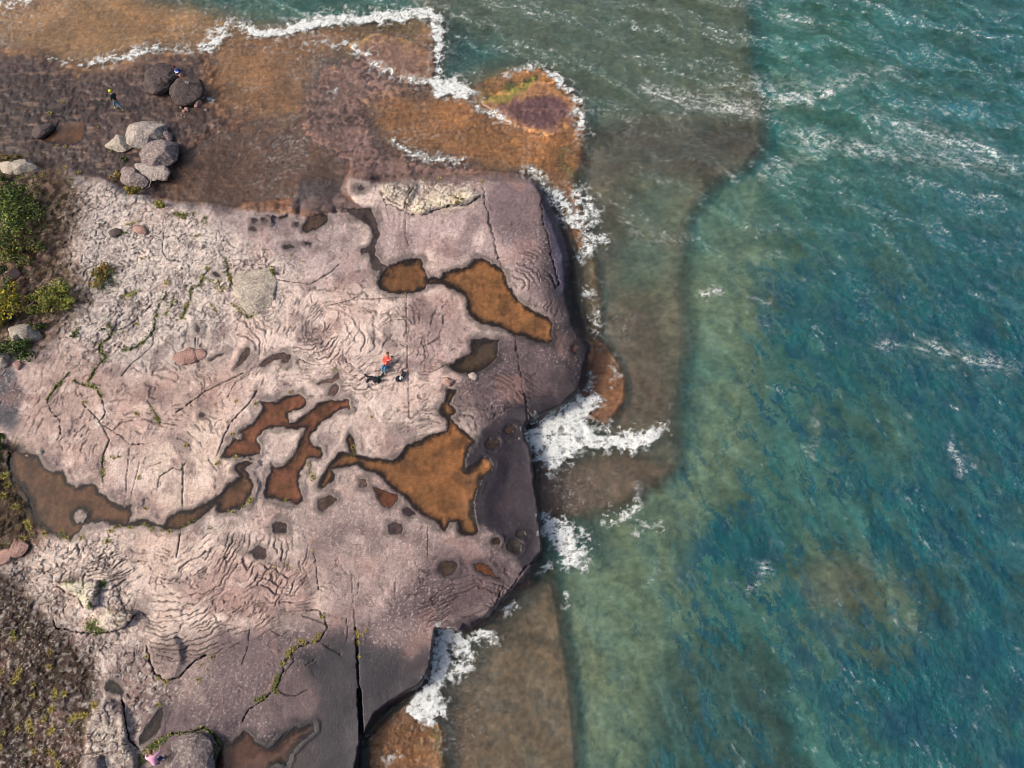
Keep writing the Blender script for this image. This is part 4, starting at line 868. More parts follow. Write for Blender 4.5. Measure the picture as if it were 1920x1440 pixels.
ffac = mf.rng(mf.math('ADD', mf.math('MULTIPLY', fa, 1.25), mf.math('ADD', fa2, mf.math('MULTIPLY', mf.noise(10, 4, .75), .9))), .74, 1.9, 0, 1)
mxs = mf.n('MixShader'); mf.l(ffac, mxs.inputs[0]); mf.l(tp.outputs[0], mxs.inputs[1]); mf.l(fd.outputs[0], mxs.inputs[2]); mf.l(mxs.outputs[0], mf.out.inputs['Surface'])
mf.l(mf.bump(mf.noise(8, 4, .65), .35, .08), fd.inputs['Normal'])
foam_ob = link('sea_foam', grid_mesh('sea_foam', FX, FY, FZ, {'foam_glint_amount': wfoam}, g2_), mf.m, kind='stuff')
foam_ob['label'] = 'white breaking foam along the reef edges and cliff foot'; foam_ob['category'] = 'foam'

# pools
def pool_sheet(k):
    nm, poly, lev, dep, col = POOLS[k]
    p = np.array(poly); x0, y0 = p.min(0) - 8; x1, y1 = p.max(0) + 8
    st_ = 3.0 if (x1 - x0) > 60 else 2.0
    gx_ = np.arange(x0, x1 + st_, st_); gy_ = np.arange(y0, y1 + st_, st_)
    X, Y = np.meshgrid(gx_, gy_)
    sd = sample(PSDF, X, Y)
    idn = PID[np.clip(((Y - GY0) / GS + .5).astype(int), 0, GH - 1), np.clip(((X - GX0) / GS + .5).astype(int), 0, GW - 1)]
    keep = (sd > -5.0) & (idn == k)
    if keep.sum() < 9: return
    z = POOLZ[k] + 0 * X
    a, b, _ = P(X, Y, z)
    dd = dep * sstep(0, 16, sd) + .02
    Tt = np.exp(-dd[..., None] * np.array([.15, .3, .5])); bd = (np.array([.06, .045, .03]) * (1 - np.exp(-.9 * dd))[..., None])
    link('pool_water', grid_mesh('pool_water', a, b, z, {'see_through': Tt, 'water_body': bd, 'foam_glint_amount': 0 * X}, keep), MAT_POOL, kind='structure')
for k in range(len(POOLS)): pool_sheet(k)
# ================================================================== THINGS
def simple(name, color, rough=.8, var=.0, scale=6., col2=None, bump=0.0, attr=None, spec=.3):
    m = NT(name); b = m.n('BsdfPrincipled'); b.inputs['Roughness'].default_value = rough; b.inputs['Specular IOR Level'].default_value = spec
    base = alb(color)
    if attr:
        a = m.attr(attr).outputs['Color']; src = a
    else: src = None
    if col2 is not None or var:
        f = m.noise(scale, 4, .6, m.obj())
        c2 = alb(col2) if col2 is not None else base * (1 - var)
        mixed = m.mix(m.rng(f, .38, .62), tuple(base), tuple(c2)); m.l(mixed, b.inputs['Base Color'])
    elif src is not None: m.l(src, b.inputs['Base Color'])
    else: b.inputs['Base Color'].default_value = (*base, 1)
    if bump: m.l(m.bump(m.noise(scale * 2.5, 4, .65, m.obj()), bump, .08), b.inputs['Normal'])
    m.l(b.outputs[0], m.out.inputs['Surface']); return m.m

def rock_mat(name, base, dark, pale, lichen_amt, rough=.9):
    m = NT(name); b = m.n('BsdfPrincipled'); b.inputs['Roughness'].default_value = rough; b.inputs['Specular IOR Level'].default_value = .25
    f1 = m.noise(1.6, 5, .65, m.obj()); f2 = m.noise(7, 5, .7, m.obj()); f3 = m.noise(19, 3, .6, m.obj())
    cc = m.mix(m.rng(f1, .38, .64), tuple(alb(base)), tuple(alb(dark)))
    cc = m.mix(m.math('MULTIPLY', m.rng(f2, .5, .62), lichen_amt), cc, tuple(alb(pale)))
    cc = m.mix(m.rng(f3, .60, .70, 0, .45), cc, tuple(alb([v * .45 for v in dark])))
    m.l(cc, b.inputs['Base Color'])
    h = m.math('ADD', f2, m.math('MULTIPLY', f3, .5)); m.l(m.bump(h, .8, .12), b.inputs['Normal'])
    m.l(b.outputs[0], m.out.inputs['Surface']); return m.m
RM_PALE = rock_mat('pale_lichen_rock', (190, 176, 166), (134, 120, 118), (232, 224, 206), .75)
RM_CREAM = rock_mat('cream_rock', (196, 184, 166), (150, 136, 128), (230, 222, 198), .75)
RM_DARK = rock_mat('dark_rock', (92, 80, 78), (62, 53, 53), (150, 132, 118), .35, .7)
RM_PINK = rock_mat('pink_rock', (188, 150, 136), (140, 108, 100), (222, 200, 186), .3)
RM_GREY = rock_mat('grey_rock', (150, 134, 130), (104, 92, 92), (214, 202, 188), .6)

def ico(sub):
    import bmesh
    bm = bmesh.new(); bmesh.ops.create_icosphere(bm, subdivisions=sub, radius=1.0)
    v = np.array([q.co[:] for q in bm.verts]); f = np.array([[q.index for q in t.verts] for t in bm.faces], np.int32); bm.free()
    return v, f
ICO = {k: ico(k) for k in (2, 3, 5)}
def mesh_from(name, v, f, smooth=True, colors=None):
    me = bpy.data.meshes.new(name)
    n = f.shape[1]
    me.vertices.add(len(v)); me.vertices.foreach_set('co', np.asarray(v, np.float32).ravel())
    me.loops.add(f.size); me.loops.foreach_set('vertex_index', np.asarray(f, np.int32).ravel())
    me.polygons.add(len(f)); me.polygons.foreach_set('loop_start', np.arange(0, f.size, n, dtype=np.int32))
    me.polygons.foreach_set('use_smooth', np.full(len(f), smooth)); me.update(calc_edges=True)
    if colors is not None:
        a = me.attributes.new('leaf_tone', 'FLOAT_COLOR', 'POINT')
        a.data.foreach_set('color', np.concatenate([colors, np.ones((len(colors), 1))], 1).astype(np.float32).ravel())
    return me

def boulder(outline, height, mat, label, group=None, sub=5, name='boulder', cat='boulder', seed=1, cuts=10, zb=None, sink=.25, flat=.0, namegrp=None):
    o_ = np.array(outline, float); c_ = o_.mean(0)
    if zb is None: zb = np.median([zat(*(c_ + .8 * (q - c_))) for q in o_])
    zm = zb + height * .35
    W = np.stack(P(o_[:, 0], o_[:, 1], zm), 1); cw = np.array(P(c_[0], c_[1], zm))
    d = W[:, :2] - cw[:2]; th = np.arctan2(d[:, 1], d[:, 0]); rr = np.hypot(d[:, 0], d[:, 1]); o = np.argsort(th); th, rr = th[o], rr[o]
    th = np.concatenate([th - 2 * np.pi, th, th + 2 * np.pi]); rr = np.tile(rr, 3)
    V, F = ICO[sub]; V = V.copy()
    R = np.random.default_rng(seed)
    for k in range(cuts):
        nn = R.normal(size=3); nn /= np.linalg.norm(nn); nn[2] = abs(nn[2]) * .8 + .12
        dd = R.uniform(.56, .84); over = np.maximum(0, V @ nn - dd); V = V - over[:, None] * nn * .92
    if flat: V[:, 2] = np.minimum(V[:, 2], 1 - flat)
    a = np.arctan2(V[:, 1], V[:, 0]); r = np.hypot(V[:, 0], V[:, 1])
    R_out = np.interp(a, th, rr)
    x = np.cos(a) * R_out * r; y = np.sin(a) * R_out * r; z = V[:, 2] * height * .62
    sc = R_out.mean()
    nz = fbm(V[:, 0] * 1.4 + seed, V[:, 1] * 1.4 + V[:, 2] * .9, 4, 400 + seed % 20) * .10 + fbm(V[:, 0] * 5 + V[:, 2] * 3, V[:, 1] * 5 - V[:, 2] * 2 + seed, 3, 420) * .035
    x *= 1 + nz; y *= 1 + nz; z *= 1 + nz
    me = mesh_from(name, np.stack([x, y, z + height * .35], 1), F, sub < 5)
    ob = link(name, me, mat); ob.location = (cw[0], cw[1], zb - sink * height * .3)
    ob['label'] = label; ob['category'] = cat
    if group: ob['group'] = group
    return ob, zb + height
GB = 'boulders lying along the shore'
B = boulder
B(R1([(1020, 590), (1050, 520), (1110, 478), (1190, 458), (1250, 480), (1290, 540), (1250, 600), (1200, 640), (1100, 672), (1040, 640)]), 1.15, RM_DARK, 'dark layered boulder beside the one a person stands on', GB, seed=41, cuts=3)
_, ZB2 = B(R1([(1225, 660), (1260, 590), (1330, 545), (1400, 530), (1450, 570), (1472, 620), (1440, 690), (1380, 745), (1300, 750), (1240, 720)]), 1.1, RM_DARK, 'dark rounded boulder under the person in blue', GB, seed=14, cuts=4)
B(R1([(745, 1040), (800, 990), (880, 945), (930, 990), (950, 1050), (860, 1085), (790, 1078)]), .7, RM_CREAM, 'small cream boulder at the pointed left end of the pale boulder pile', GB, seed=5)
B(R1([(885, 965), (920, 900), (1000, 868), (1080, 850), (1160, 872), (1205, 930), (1215, 985), (1120, 1020), (1040, 1060), (950, 1055), (895, 1010)]), 1.35, RM_PALE, 'large pale lichen-covered boulder, topmost of the pile by the brown pond', GB, seed=6)
B(R1([(1160, 950), (1200, 935), (1240, 975), (1235, 1010), (1190, 1000)]), .7, RM_GREY, 'narrow grey rock slice wedged at the right of the pale boulder', GB, seed=8, sub=3)
B(R1([(985, 1085), (1040, 1040), (1120, 1000), (1230, 978), (1278, 1030), (1270, 1095), (1240, 1160), (1180, 1190), (1080, 1182), (1000, 1160)]), 1.25, RM_GREY, 'large grey boulder below the palest one, standing in the pond edge', GB, seed=9)
B(R1([(850, 1270), (900, 1200), (960, 1190), (1020, 1235), (1085, 1275), (1055, 1335), (960, 1352), (870, 1345)]), .65, RM_GREY, 'rough grey boulder under the flat slab, with bushes in front', GB, seed=10)
B(R1([(968, 1180), (1060, 1178), (1180, 1192), (1218, 1240), (1202, 1292), (1130, 1287), (1020, 1250), (982, 1222)]), .6, RM_PALE, 'flat elongated grey slab lying at the foot of the boulder pile', GB, seed=21, cuts=3, flat=.4)
B(R1([(-40, 1150), (80, 1165), (200, 1112), (262, 1160), (312, 1212), (262, 1255), (190, 1297), (100, 1282), (-40, 1270)]), .95, RM_CREAM, 'pale boulder overgrown with yellow plants at the left edge', GB, seed=12)
B(R1([(215, 930), (260, 892), (330, 878), (388, 908), (345, 955), (262, 990), (232, 972)]), .6, RM_DARK, 'dark grey rock at the left end of the round tide pool', GB, seed=43, cuts=5)
B(R3([(30, 1115), (100, 1035), (180, 1010), (285, 1060), (292, 1115), (200, 1145), (140, 1155), (60, 1205)]), .9, RM_CREAM, 'white lichened boulder between the yellow bush and the dark green bush', GB, seed=15)
B(R3([(-30, 1215), (35, 1220), (52, 1280), (40, 1325), (-30, 1330)]), .7, RM_CREAM, 'pale boulder cut by the left edge, below the white lichened one', GB, seed=16)
B(R3([(20, 650), (70, 630), (140, 640), (142, 685), (80, 705), (25, 690)]), .4, RM_PINK, 'brownish flat rock among the green bushes at the left edge', GB, seed=17, sub=3)
B(R3([(95, 1300), (130, 1290), (168, 1305), (150, 1345), (120, 1358), (98, 1330)]), .3, RM_PINK, 'pinkish angular stone below the dark green bush', 'loose stones', seed=18, sub=3, name='stone', cat='stone')
B([(432, 508), (468, 500), (508, 508), (516, 540), (503, 575), (484, 592), (462, 584), (448, 556), (436, 530)], .5, RM_CREAM, 'pale rock block ringed by a green grassy joint', GB, seed=19, flat=.35, cuts=4)
B(R3([(1235, 1235), (1320, 1205), (1402, 1212), (1405, 1300), (1340, 1310), (1260, 1295)]), .28, RM_PINK, 'reddish broken slab lying on the pink rock', GB, seed=20, flat=.4, cuts=4)
B(R3([(1405, 1215), (1480, 1222), (1485, 1262), (1440, 1285), (1408, 1295)]), .18, RM_PINK, 'small reddish rubble slab against the right of the broken slab', GB, seed=22, flat=.4, sub=3)
B(R3(ell(1012, 345, 64, 38, .1)), .3, RM_PINK, 'oval brownish stone among the pale lichens', 'loose stones', seed=23, sub=3, name='stone', cat='stone')
B(R3(ell(830, 368, 50, 34, -.2)), .3, RM_DARK, 'dark oval stone left of the brownish one', 'loose stones', seed=24, sub=3, name='stone', cat='stone')
B(R4(ell(1068, 1108, 33, 26)), .34, RM_PINK, 'round pink stone at the head of the narrow pool channel', 'loose stones', seed=25, sub=3, name='stone', cat='stone')
B(R4(ell(1205, 1078, 32, 22, .3)), .2, RM_PALE, 'low pale stone at the lower end of the dark pool', 'loose stones', seed=26, sub=3, name='stone', cat='stone')
B(R1([(1325, 770), (1350, 768), (1368, 785), (1350, 802), (1332, 795)]), .25, RM_PINK, 'orange stone under the boulder with the person, the brightest of three', 'loose stones', seed=27, sub=2, name='stone', cat='stone')
B(R1(ell(1322, 797, 16, 11)), .2, RM_PINK, 'brown stone at the lower left of the orange one', 'loose stones', seed=28, sub=2, name='stone', cat='stone')
B(R1(ell(1302, 773, 15, 10)), .2, RM_GREY, 'greyish stone at the upper left of the orange one', 'loose stones', seed=29, sub=2, name='stone', cat='stone')
B(R1(ell(1485, 790, 14, 11)), .2, RM_GREY, 'grey stone lying alone right of the dark boulders', 'loose stones', seed=30, sub=2, name='stone', cat='stone')
for q, lb in (((1274, 832, 9), 'tiny pebble below the stones, leftmost of three'), ((1306, 826, 10), 'tiny pebble below the stones, middle of three'), ((1330, 838, 9), 'tiny pebble below the stones, rightmost of three')):
    B(R1(ell(q[0], q[1], q[2], q[2] * .8)), .1, RM_GREY, lb, 'loose stones', seed=31, sub=2, name='stone', cat='stone')
B(R1([(1400, 720), (1450, 700), (1450, 745), (1405, 770), (1385, 750)]), .4, RM_PINK, 'rusty red rock tucked behind the boulder with the person', GB, seed=32, sub=3)
B(Q3([(1185, 1240), (1245, 1202), (1380, 1192), (1475, 1212), (1535, 1290), (1560, 1380), (1565, 1500), (1180, 1500), (1225, 1330)]), .6, RM_GREY, 'big grey boulder with mossy joint beside the person in pink', GB, seed=33, flat=.3)
B(Q3([(640, 1370), (725, 1355), (750, 1420), (745, 1500), (630, 1500)]), .5, RM_GREY, 'grey block cut by the bottom edge', GB, seed=34, sub=3)
B(Q1([(-40, 1315), (60, 1258), (190, 1222), (212, 1238), (90, 1325), (-40, 1362)]), .3, RM_PINK, 'long pinkish slab at the left edge below the brown pool', GB, seed=35, flat=.3, cuts=3)
B(Q1(ell(280, 565, 32, 18)), .15, RM_PALE, 'small pale stone on the shore of the brown pool at left', 'loose stones', seed=36, sub=3, name='stone', cat='stone')
for (x, y, r_, m_, lb) in ((196, 590, 14, RM_PINK, 'orange stone at the upper end of the left brown pool'),):
    B(Q1(ell(x, y, r_, r_ * .8)), .15, m_, lb, 'loose stones', seed=37, sub=2, name='stone', cat='stone')

# ---- vegetation
MAT_LEAF = simple('leaves', (90, 110, 50), .75, attr='leaf_tone')
MAT_STEM = simple('woody_stem', (110, 90, 72), .85, var=.4)
def leaves(C_, N_, size, rnd, tones, up=.35):
    n = len(C_)
    d = N_ + rnd.normal(size=(n, 3)) * .55; d[:, 2] += up; d /= np.linalg.norm(d, axis=1)[:, None]
    t = np.cross(d, rnd.normal(size=(n, 3))); t /= np.linalg.norm(t, axis=1)[:, None] + 1e-9
    bta = np.cross(d, t); L = size * rnd.uniform(.6, 1.4, n)[:, None]; Wd = L * .36
    p0 = C_ - t * L * .5; p1 = C_ + bta * Wd + d * L * .08; p2 = C_ + t * L * .5; p3 = C_ - bta * Wd + d * L * .08
    V = np.stack([p0, p1, p2, p3], 1).reshape(-1, 3); F = np.arange(4 * n).reshape(n, 4)
    return V, F, np.repeat(tones, 4, 0)
def tones(palette, n, rnd, w=None):
    pal = np.array([alb(q) for q in palette]) * 1.45; i = rnd.choice(len(pal), n, p=w)
    return np.clip(pal[i] * rnd.uniform(.6, 1.35, (n, 1)), .004, .8)
def tube(pts, r0, r1, k=5):
    V = []; F = []
    for i, p in enumerate(pts):
        p = Vector(p); nx = Vector(pts[min(i + 1, len(pts) - 1)]) - Vector(pts[max(i - 1, 0)]); nx.normalize()
        a = nx.orthogonal().normalized(); b = nx.cross(a); r = r0 + (r1 - r0) * i / (len(pts) - 1)
        for j in range(k): V.append(p + (a * math.cos(6.2832 * j / k) + b * math.sin(6.2832 * j / k)) * r)
        if i:
            for j in range(k): F.append(((i - 1) * k + j, (i - 1) * k + (j + 1) % k, i * k + (j + 1) % k, i * k + j))
    return np.array([v[:] for v in V]), np.array(F)
GREEN = [(58, 78, 30), (84, 104, 40), (112, 122, 52), (46, 60, 26)]
YELL = [(150, 140, 40), (176, 150, 46), (110, 116, 40), (80, 92, 34)]
MIX = [(104, 96, 46), (132, 104, 44), (80, 92, 40), (150, 112, 58)]
DARKG = [(46, 66, 30), (62, 80, 34), (90, 100, 40), (36, 48, 24)]
def bush(px, py, rx, ry, h, n, pal, label, seed, name='shrub', cat='shrub', leaf=.13, grp='shrubs at the landward edge'):
    rnd = np.random.default_rng(seed); z0 = zat(px, py) - .05
    s_ = ppm(py); a, b = rx / s_, ry / s_ * 1.08
    base = PV(px, py, z0)
    root = bpy.data.objects.new(name, None); COL.objects.link(root); root.location = base
    root['label'] = label; root['category'] = cat; root['group'] = grp
    K = max(6, n // 110)
    cen = rnd.normal(size=(K, 3)) * .42; cen[:, 2] = np.abs(cen[:, 2]) + .12; nr = np.linalg.norm(cen[:, :2], axis=1); cen[:, :2] /= np.maximum(1, nr / .85)[:, None]
    k = rnd.integers(0, K, n); dirn = rnd.normal(size=(n, 3)); dirn[:, 2] = np.abs(dirn[:, 2]) * .8; dirn /= np.linalg.norm(dirn, axis=1)[:, None]
    cr = rnd.uniform(.16, .40, K)[k] * rnd.uniform(.45, 1.0, n) ** .4
    C_ = (cen[k] + dirn * cr[:, None]) * np.array([a, b, h])
    ct = rnd.uniform(.75, 1.25, K)[k][:, None]
    V, F, T_ = leaves(C_, dirn, leaf, rnd, np.clip(tones(pal, n, rnd) * ct, .004, .8))
    link('foliage', mesh_from('foliage', V, F, False, T_), MAT_LEAF, root)
    for j in range(min(K, 7)):
        e = cen[j] * np.array([a, b, h]) * .9
        v, f = tube([(0, 0, -.05), tuple(e * .5 + np.array([0, 0, .05])), tuple(e)], .03, .012, 4)
        link('stem', mesh_from('stem', v, f), MAT_STEM, root)
bush(35, 405, 62, 66, 1.5, 4800, GREEN, 'tall green shrub at the left edge, largest of the shrubs', 1)
bush(22, 372, 34, 34, 1.0, 900, DARKG, 'dark green shrub just above the largest shrub', 2)
bush(8, 340, 16, 18, .9, 500, DARKG, 'small dark green shrub under the overgrown pale boulder', 20)
bush(30, 470, 56, 36, 1.1, 2600, GREEN + MIX[:2], 'brownish green shrub below the largest shrub', 3)
bush(14, 520, 26, 28, .9, 700, DARKG, 'dark green shrub hiding the brownish flat rock', 4)
bush(14, 585, 48, 50, 1.3, 3000, YELL, 'yellow flowering shrub at the left edge', 5)
bush(101, 565, 50, 30, .8, 2800, [(96, 112, 44), (120, 126, 52), (84, 92, 40), (140, 124, 56)], 'low rounded green shrub standing alone on gravel', 6)
bush(48, 655, 46, 28, .9, 2000, DARKG, 'dark green shrub below the white lichened boulder', 7)
bush(68, 618, 24, 14, .5, 500, DARKG + MIX[:1], 'low dark shrub clinging to the right of the white lichened boulder', 8)
bush(195, 520, 30, 24, .45, 1100, MIX, 'rusty green low shrub on the pale rock', 9)
bush(253, 362, 20, 17, .5, 800, MIX + [(120, 128, 50)], 'rusty yellow green bush in front of the grey boulder', 10)
bush(302, 388, 15, 12, .4, 420, [(140, 132, 52), (110, 118, 50), (150, 130, 60)], 'small yellow green bush on the bank of the brown pond', 11)
bush(218, 336, 11, 15, .4, 300, MIX, 'small rusty bush left of the grey boulder', 12)
bush(232, 300, 8, 8, .3, 150, GREEN, 'tiny green bush between the boulders of the pale pile', 13)
bush(6, 835, 12, 18, .7, 500, GREEN, 'green plant at the left edge above the brown pool', 14)
bush(20, 300, 24, 12, .35, 420, MIX, 'yellow brown growth on top of the overgrown pale boulder', 15)
bush(762, 386, 9, 9, .35, 260, MIX, 'rusty green tuft plant in the crack under the cream ledge', 16, leaf=.08)
bush(861, 376, 12, 8, .3, 260, YELL + MIX, 'yellow green plant at the right of the cream ledge', 17, leaf=.08)
bush(792, 403, 4, 3, .15, 50, MIX, 'tiny rusty plant in the crack below the cream ledge', 18, leaf=.06)
bush(512, 510, 9, 14, .35, 260, YELL + GREEN, 'yellow green grass clump at the upper right of the ringed rock block', 19, leaf=.08)
bush(200, 615, 14, 8, .25, 180, GREEN, 'small green plant below the rusty low shrub', 21, leaf=.08)
bush(142, 629, 9, 7, .25, 150, GREEN, 'small green plant alone right of the white lichened boulder', 22, leaf=.08)

# grass tufts
MAT_GRASS = simple('grass_blades', (170, 150, 60), .8, attr='leaf_tone')
def tuft_mesh(seed, pal, n=46):
    rnd = np.random.default_rng(seed); V = []; F = []; T_ = []
    for i in range(n):
        a = rnd.uniform(0, 6.28); L = rnd.uniform(.7, 1.25); lean = rnd.uniform(.25, 1.0); w = .035
        d = np.array([math.cos(a), math.sin(a), 0]); sd = np.array([-d[1], d[0], 0]) * w; b = d * rnd.uniform(0, .15)
        m_ = b + d * lean * L * .45 + np.array([0, 0, L * .5]); t = b + d * lean * L + np.array([0, 0, L * (.75 - .3 * lean)])
        k = len(V); V += [b - sd, b + sd, m_ + sd * .8, m_ - sd * .8, t]; F += [(k, k + 1, k + 2, k + 3)]
        V += [t + sd * .15, ]; F += [(k + 3, k + 2, k + 5, k + 4)]
        T_ += [tones(pal, 1, rnd)[0] * .62] * 6
    return mesh_from('grass_tuft', np.array(V), np.array(F), False, np.array(T_))
TG = [(196, 172, 78), (170, 150, 60), (150, 144, 60), (206, 186, 112)]; TGG = [(120, 126, 44), (140, 138, 50), (92, 108, 38)]
TM = [tuft_mesh(1, TG), tuft_mesh(2, TG), tuft_mesh(3, TG + TGG), tuft_mesh(4, TGG)]
for q in TM: q.materials.append(MAT_GRASS)
def tuft(px, py, size, kind, label, group):
    o = bpy.data.objects.new('grass_tuft', TM[kind]); COL.objects.link(o)
    z = zat(px, py); o.location = PV(px, py, z - .02); s_ = size / ppm(py)
    o.scale = (s_, s_, s_ * .8); o.rotation_euler.z = random.uniform(0, 6.28)
    o['label'] = label; o['category'] = 'grass'; o['group'] = group
TUFTS = [
 (Q4([(752, 395), (735, 520), (722, 535), (708, 550), (695, 562), (590, 550), (612, 570), (632, 572), (642, 578), (577, 597), (547, 620), (520, 645), (516, 640), (522, 672), (480, 718), (482, 726)]), 6.5, 2, 'yellow tuft in the curved crack top', 'tufts in the upper curved crack'),
 (Q4([(445, 805), (432, 820), (440, 835), (425, 860), (420, 880), (445, 860), (435, 912), (345, 945), (325, 960), (298, 972)]), 7.5, 3, 'green yellow tuft at the curved crack foot', 'tufts at the lower end of the curved crack'),
 (Q4([(995, 495), (1005, 512), (1000, 530), (1035, 518), (1057, 486), (1000, 560), (1004, 575), (1006, 672), (1012, 668)]), 4.5, 1, 'small tuft along the straight joint', 'tufts along the straight joint'),
 (Q1([(830, 1110), (870, 1100), (930, 1112), (945, 1108), (1040, 1090), (1075, 1100), (1105, 1112), (1090, 1135), (1170, 1132), (1225, 1140), (1320, 1105), (1360, 1082), (1405, 1050)]), 5.5, 2, 'yellow tuft below the narrow left pool', 'tufts below the left pools'),
 (Q1([(1035, 970), (1050, 972), (1790, 915), (1810, 930), (1690, 1000), (1650, 1000), (1755, 960), (1515, 1110), (1500, 1120)]), 5, 2, 'pale tuft beside the slanted brown pool', 'tufts beside the slanted pools'),
 (Q2([(235, 165), (125, 455), (205, 690), (190, 700), (420, 105), (765, 400), (768, 425), (762, 450), (525, 488), (522, 500), (527, 540), (545, 565), (552, 572), (540, 585), (395, 695)]), 6, 2, 'yellow tuft rimming the middle brown pools', 'tufts round the middle pools'),
 (Q1([(1700, 200), (1640, 350), (1670, 440), (1565, 650), (1575, 640), (1000, 760), (1005, 745), (990, 290), (980, 285), (1130, 320), (1140, 335), (860, 600), (830, 610), (800, 600), (1350, 515), (1340, 525), (605, 210)]), 5.5, 2, 'small tuft above the left brown pools', 'tufts above the left pools'),
 (R3([(1270, 240), (1300, 250), (1330, 245), (1365, 240), (1400, 232), (1480, 270), (1472, 300), (1310, 255), (1320, 265)]), 7, 3, 'green tuft below the brown pond', 'tufts below the brown pond'),
 (R3([(1650, 690), (1660, 705), (1690, 740), (1690, 900), (1710, 920), (1720, 940), (1670, 880), (1525, 900), (1550, 930), (1380, 800), (1370, 830), (1355, 870), (1340, 900), (1310, 980), (1460, 720), (1465, 700), (1560, 770), (1585, 790), (1620, 770), (1580, 720), (1500, 625)]), 6, 2, 'tuft near the ringed rock block', 'tufts by the ringed rock block'),
 (R3([(1190, 720), (1210, 725), (1200, 740), (1050, 550), (1025, 555), (900, 850), (930, 830), (950, 820), (960, 300), (920, 310), (940, 315), (890, 375), (1000, 290), (1440, 385), (1410, 395), (990, 1030), (900, 1080), (1310, 1300), (1325, 1310)]), 6, 1, 'yellow tuft on pale lichened rock', 'tufts on the lichened rock'),
 (R4([(260, 445), (190, 415), (145, 410), (190, 812), (395, 890), (435, 1035), (440, 1040), (645, 1305), (1375, 540), (825, 625), (635, 210), (655, 240)]), 4.5, 1, 'tiny tuft on the middle rock', 'tiny tufts of the middle rock'),
 (Q1([(130, 970), (120, 960), (210, 1090), (215, 1110), (200, 1080), (50, 740), (60, 800), (40, 735), (460, 1150), (455, 1165), (490, 1190), (330, 1150), (240, 1160), (600, 1180), (780, 1210), (800, 1140), (170, 1190), (30, 880)]), 9, 2, 'straw tuft on the left boggy bank', 'tufts on the boggy bank'),
 (Q3([(95, 480), (110, 510), (100, 460), (20, 740), (130, 790), (110, 810), (250, 840), (240, 920), (395, 890), (400, 910), (395, 940), (470, 905), (380, 1010), (370, 1020), (685, 990), (690, 985), (520, 1085), (545, 1075), (570, 1065), (600, 1055), (620, 1060), (230, 1160), (220, 1140), (240, 1200), (215, 1110), (310, 1090), (330, 1085), (135, 1160), (385, 1160), (375, 1170), (350, 1320), (380, 1330), (400, 1345), (420, 1400), (430, 1415), (250, 1320), (10, 1290), (30, 1180), (360, 715), (150, 740), (370, 600)]), 9, 1, 'straw tuft on dark peaty ground', 'tufts on the peaty ground'),
 (Q3([(1140, 795), (1150, 800), (1205, 825), (1140, 985), (1155, 980), (1065, 640), (1380, 1175), (1370, 1180), (1530, 645), (1455, 695), (1430, 800)]), 6, 2, 'small tuft around the round outcrop', 'tufts round the outcrop'),
 (R2([(1105, 965), (1020, 990), (1150, 965), (1250, 1010), (1245, 1005), (920, 1000)]), 5, 1, 'straw tuft on the cream ledge', 'tufts on the cream ledge'),
 (Q2([(385, 1010), (395, 1045), (420, 1060), (340, 1060), (310, 1085), (550, 970), (590, 1330), (780, 1415), (830, 1400)]), 4.5, 1, 'tiny pale tuft in ropy rock', 'tufts in the ropy rock'),
 (R1([(460, 740), (370, 820), (700, 925), (470, 1060), (415, 1050), (475, 1205), (430, 1250), (305, 1270), (560, 1250), (575, 1240), (280, 1330), (510, 1290), (800, 1090), (890, 1145)]), 6, 2, 'yellow tuft near the round tide pool', 'tufts near the round tide pool'),
]
ONES = 'zeroth first second third fourth fifth sixth seventh eighth ninth tenth eleventh twelfth thirteenth fourteenth fifteenth sixteenth seventeenth eighteenth nineteenth'.split()
TENS = {2: 'twent', 3: 'thirt', 4: 'fort'}
def ordinal(n): return ONES[n] if n < 20 else (TENS[n // 10] + 'ieth' if n % 10 == 0 else TENS[n // 10] + 'y ' + ONES[n % 10])
for pts, size, kind, lab0, grp in TUFTS:
    spread = np.ptp([q[0] for q in pts]) > np.ptp([q[1] for q in pts])
    pts = sorted(pts, key=lambda q: q[0] if spread else q[1])
    for n_, (x, y) in enumerate(pts):
        lab = lab0 + ', ' + ordinal(n_ + 1) + (' from the left' if spread else ' from the top')
        tuft(x + random.uniform(-1, 1), y + random.uniform(-1, 1), size * random.uniform(.75, 1.3), kind if random.random() < .75 else random.randrange(4), lab, grp)

# ground cover: countless small plants on the peat and in the mossy joints
rnd = np.random.default_rng(99)
n = 120000
gpx = rnd.uniform(-60, 620, n); gpy = rnd.uniform(250, 1470, n)
ii = np.clip(np.searchsorted(xs, gpx), 0, NC - 1); jj = np.clip(np.searchsorted(ys, gpy), 0, NR - 1)
dens = np.maximum(So[jj, ii] * sstep(-.15, .45, fbm(WX / 1.1, WY / 1.1, 4, 451)[jj, ii]) * .7, Mo[jj, ii] * .9) * (pool[jj, ii] < -1)
sel = rnd.uniform(size=n) < dens
gpx, gpy, ii, jj = gpx[sel], gpy[sel], ii[sel], jj[sel]
hz = HZ[jj, ii]; bx, by, bz = P(gpx, gpy, hz); m_ = len(gpx)
Cc = np.stack([bx, by, bz + rnd.uniform(.01, .10, m_)], 1); up = np.tile([0, 0, 1.], (m_, 1))
ismoss = Mo[jj, ii] > .4
tn = np.where(ismoss[:, None], tones([(84, 98, 36), (110, 120, 44), (64, 80, 30), (140, 134, 50)], m_, rnd), tones([(62, 48, 34), (80, 62, 40), (58, 60, 30), (100, 78, 46), (44, 36, 28), (74, 72, 34)], m_, rnd))
V, F, T_ = leaves(Cc, up, .10, rnd, tn, 0)
gc = link('ground_cover', mesh_from('ground_cover', V, F, False, T_), MAT_LEAF, kind='stuff')
gc['label'] = 'low moss and heath plants covering the peaty ground and the joints'; gc['category'] = 'plants'

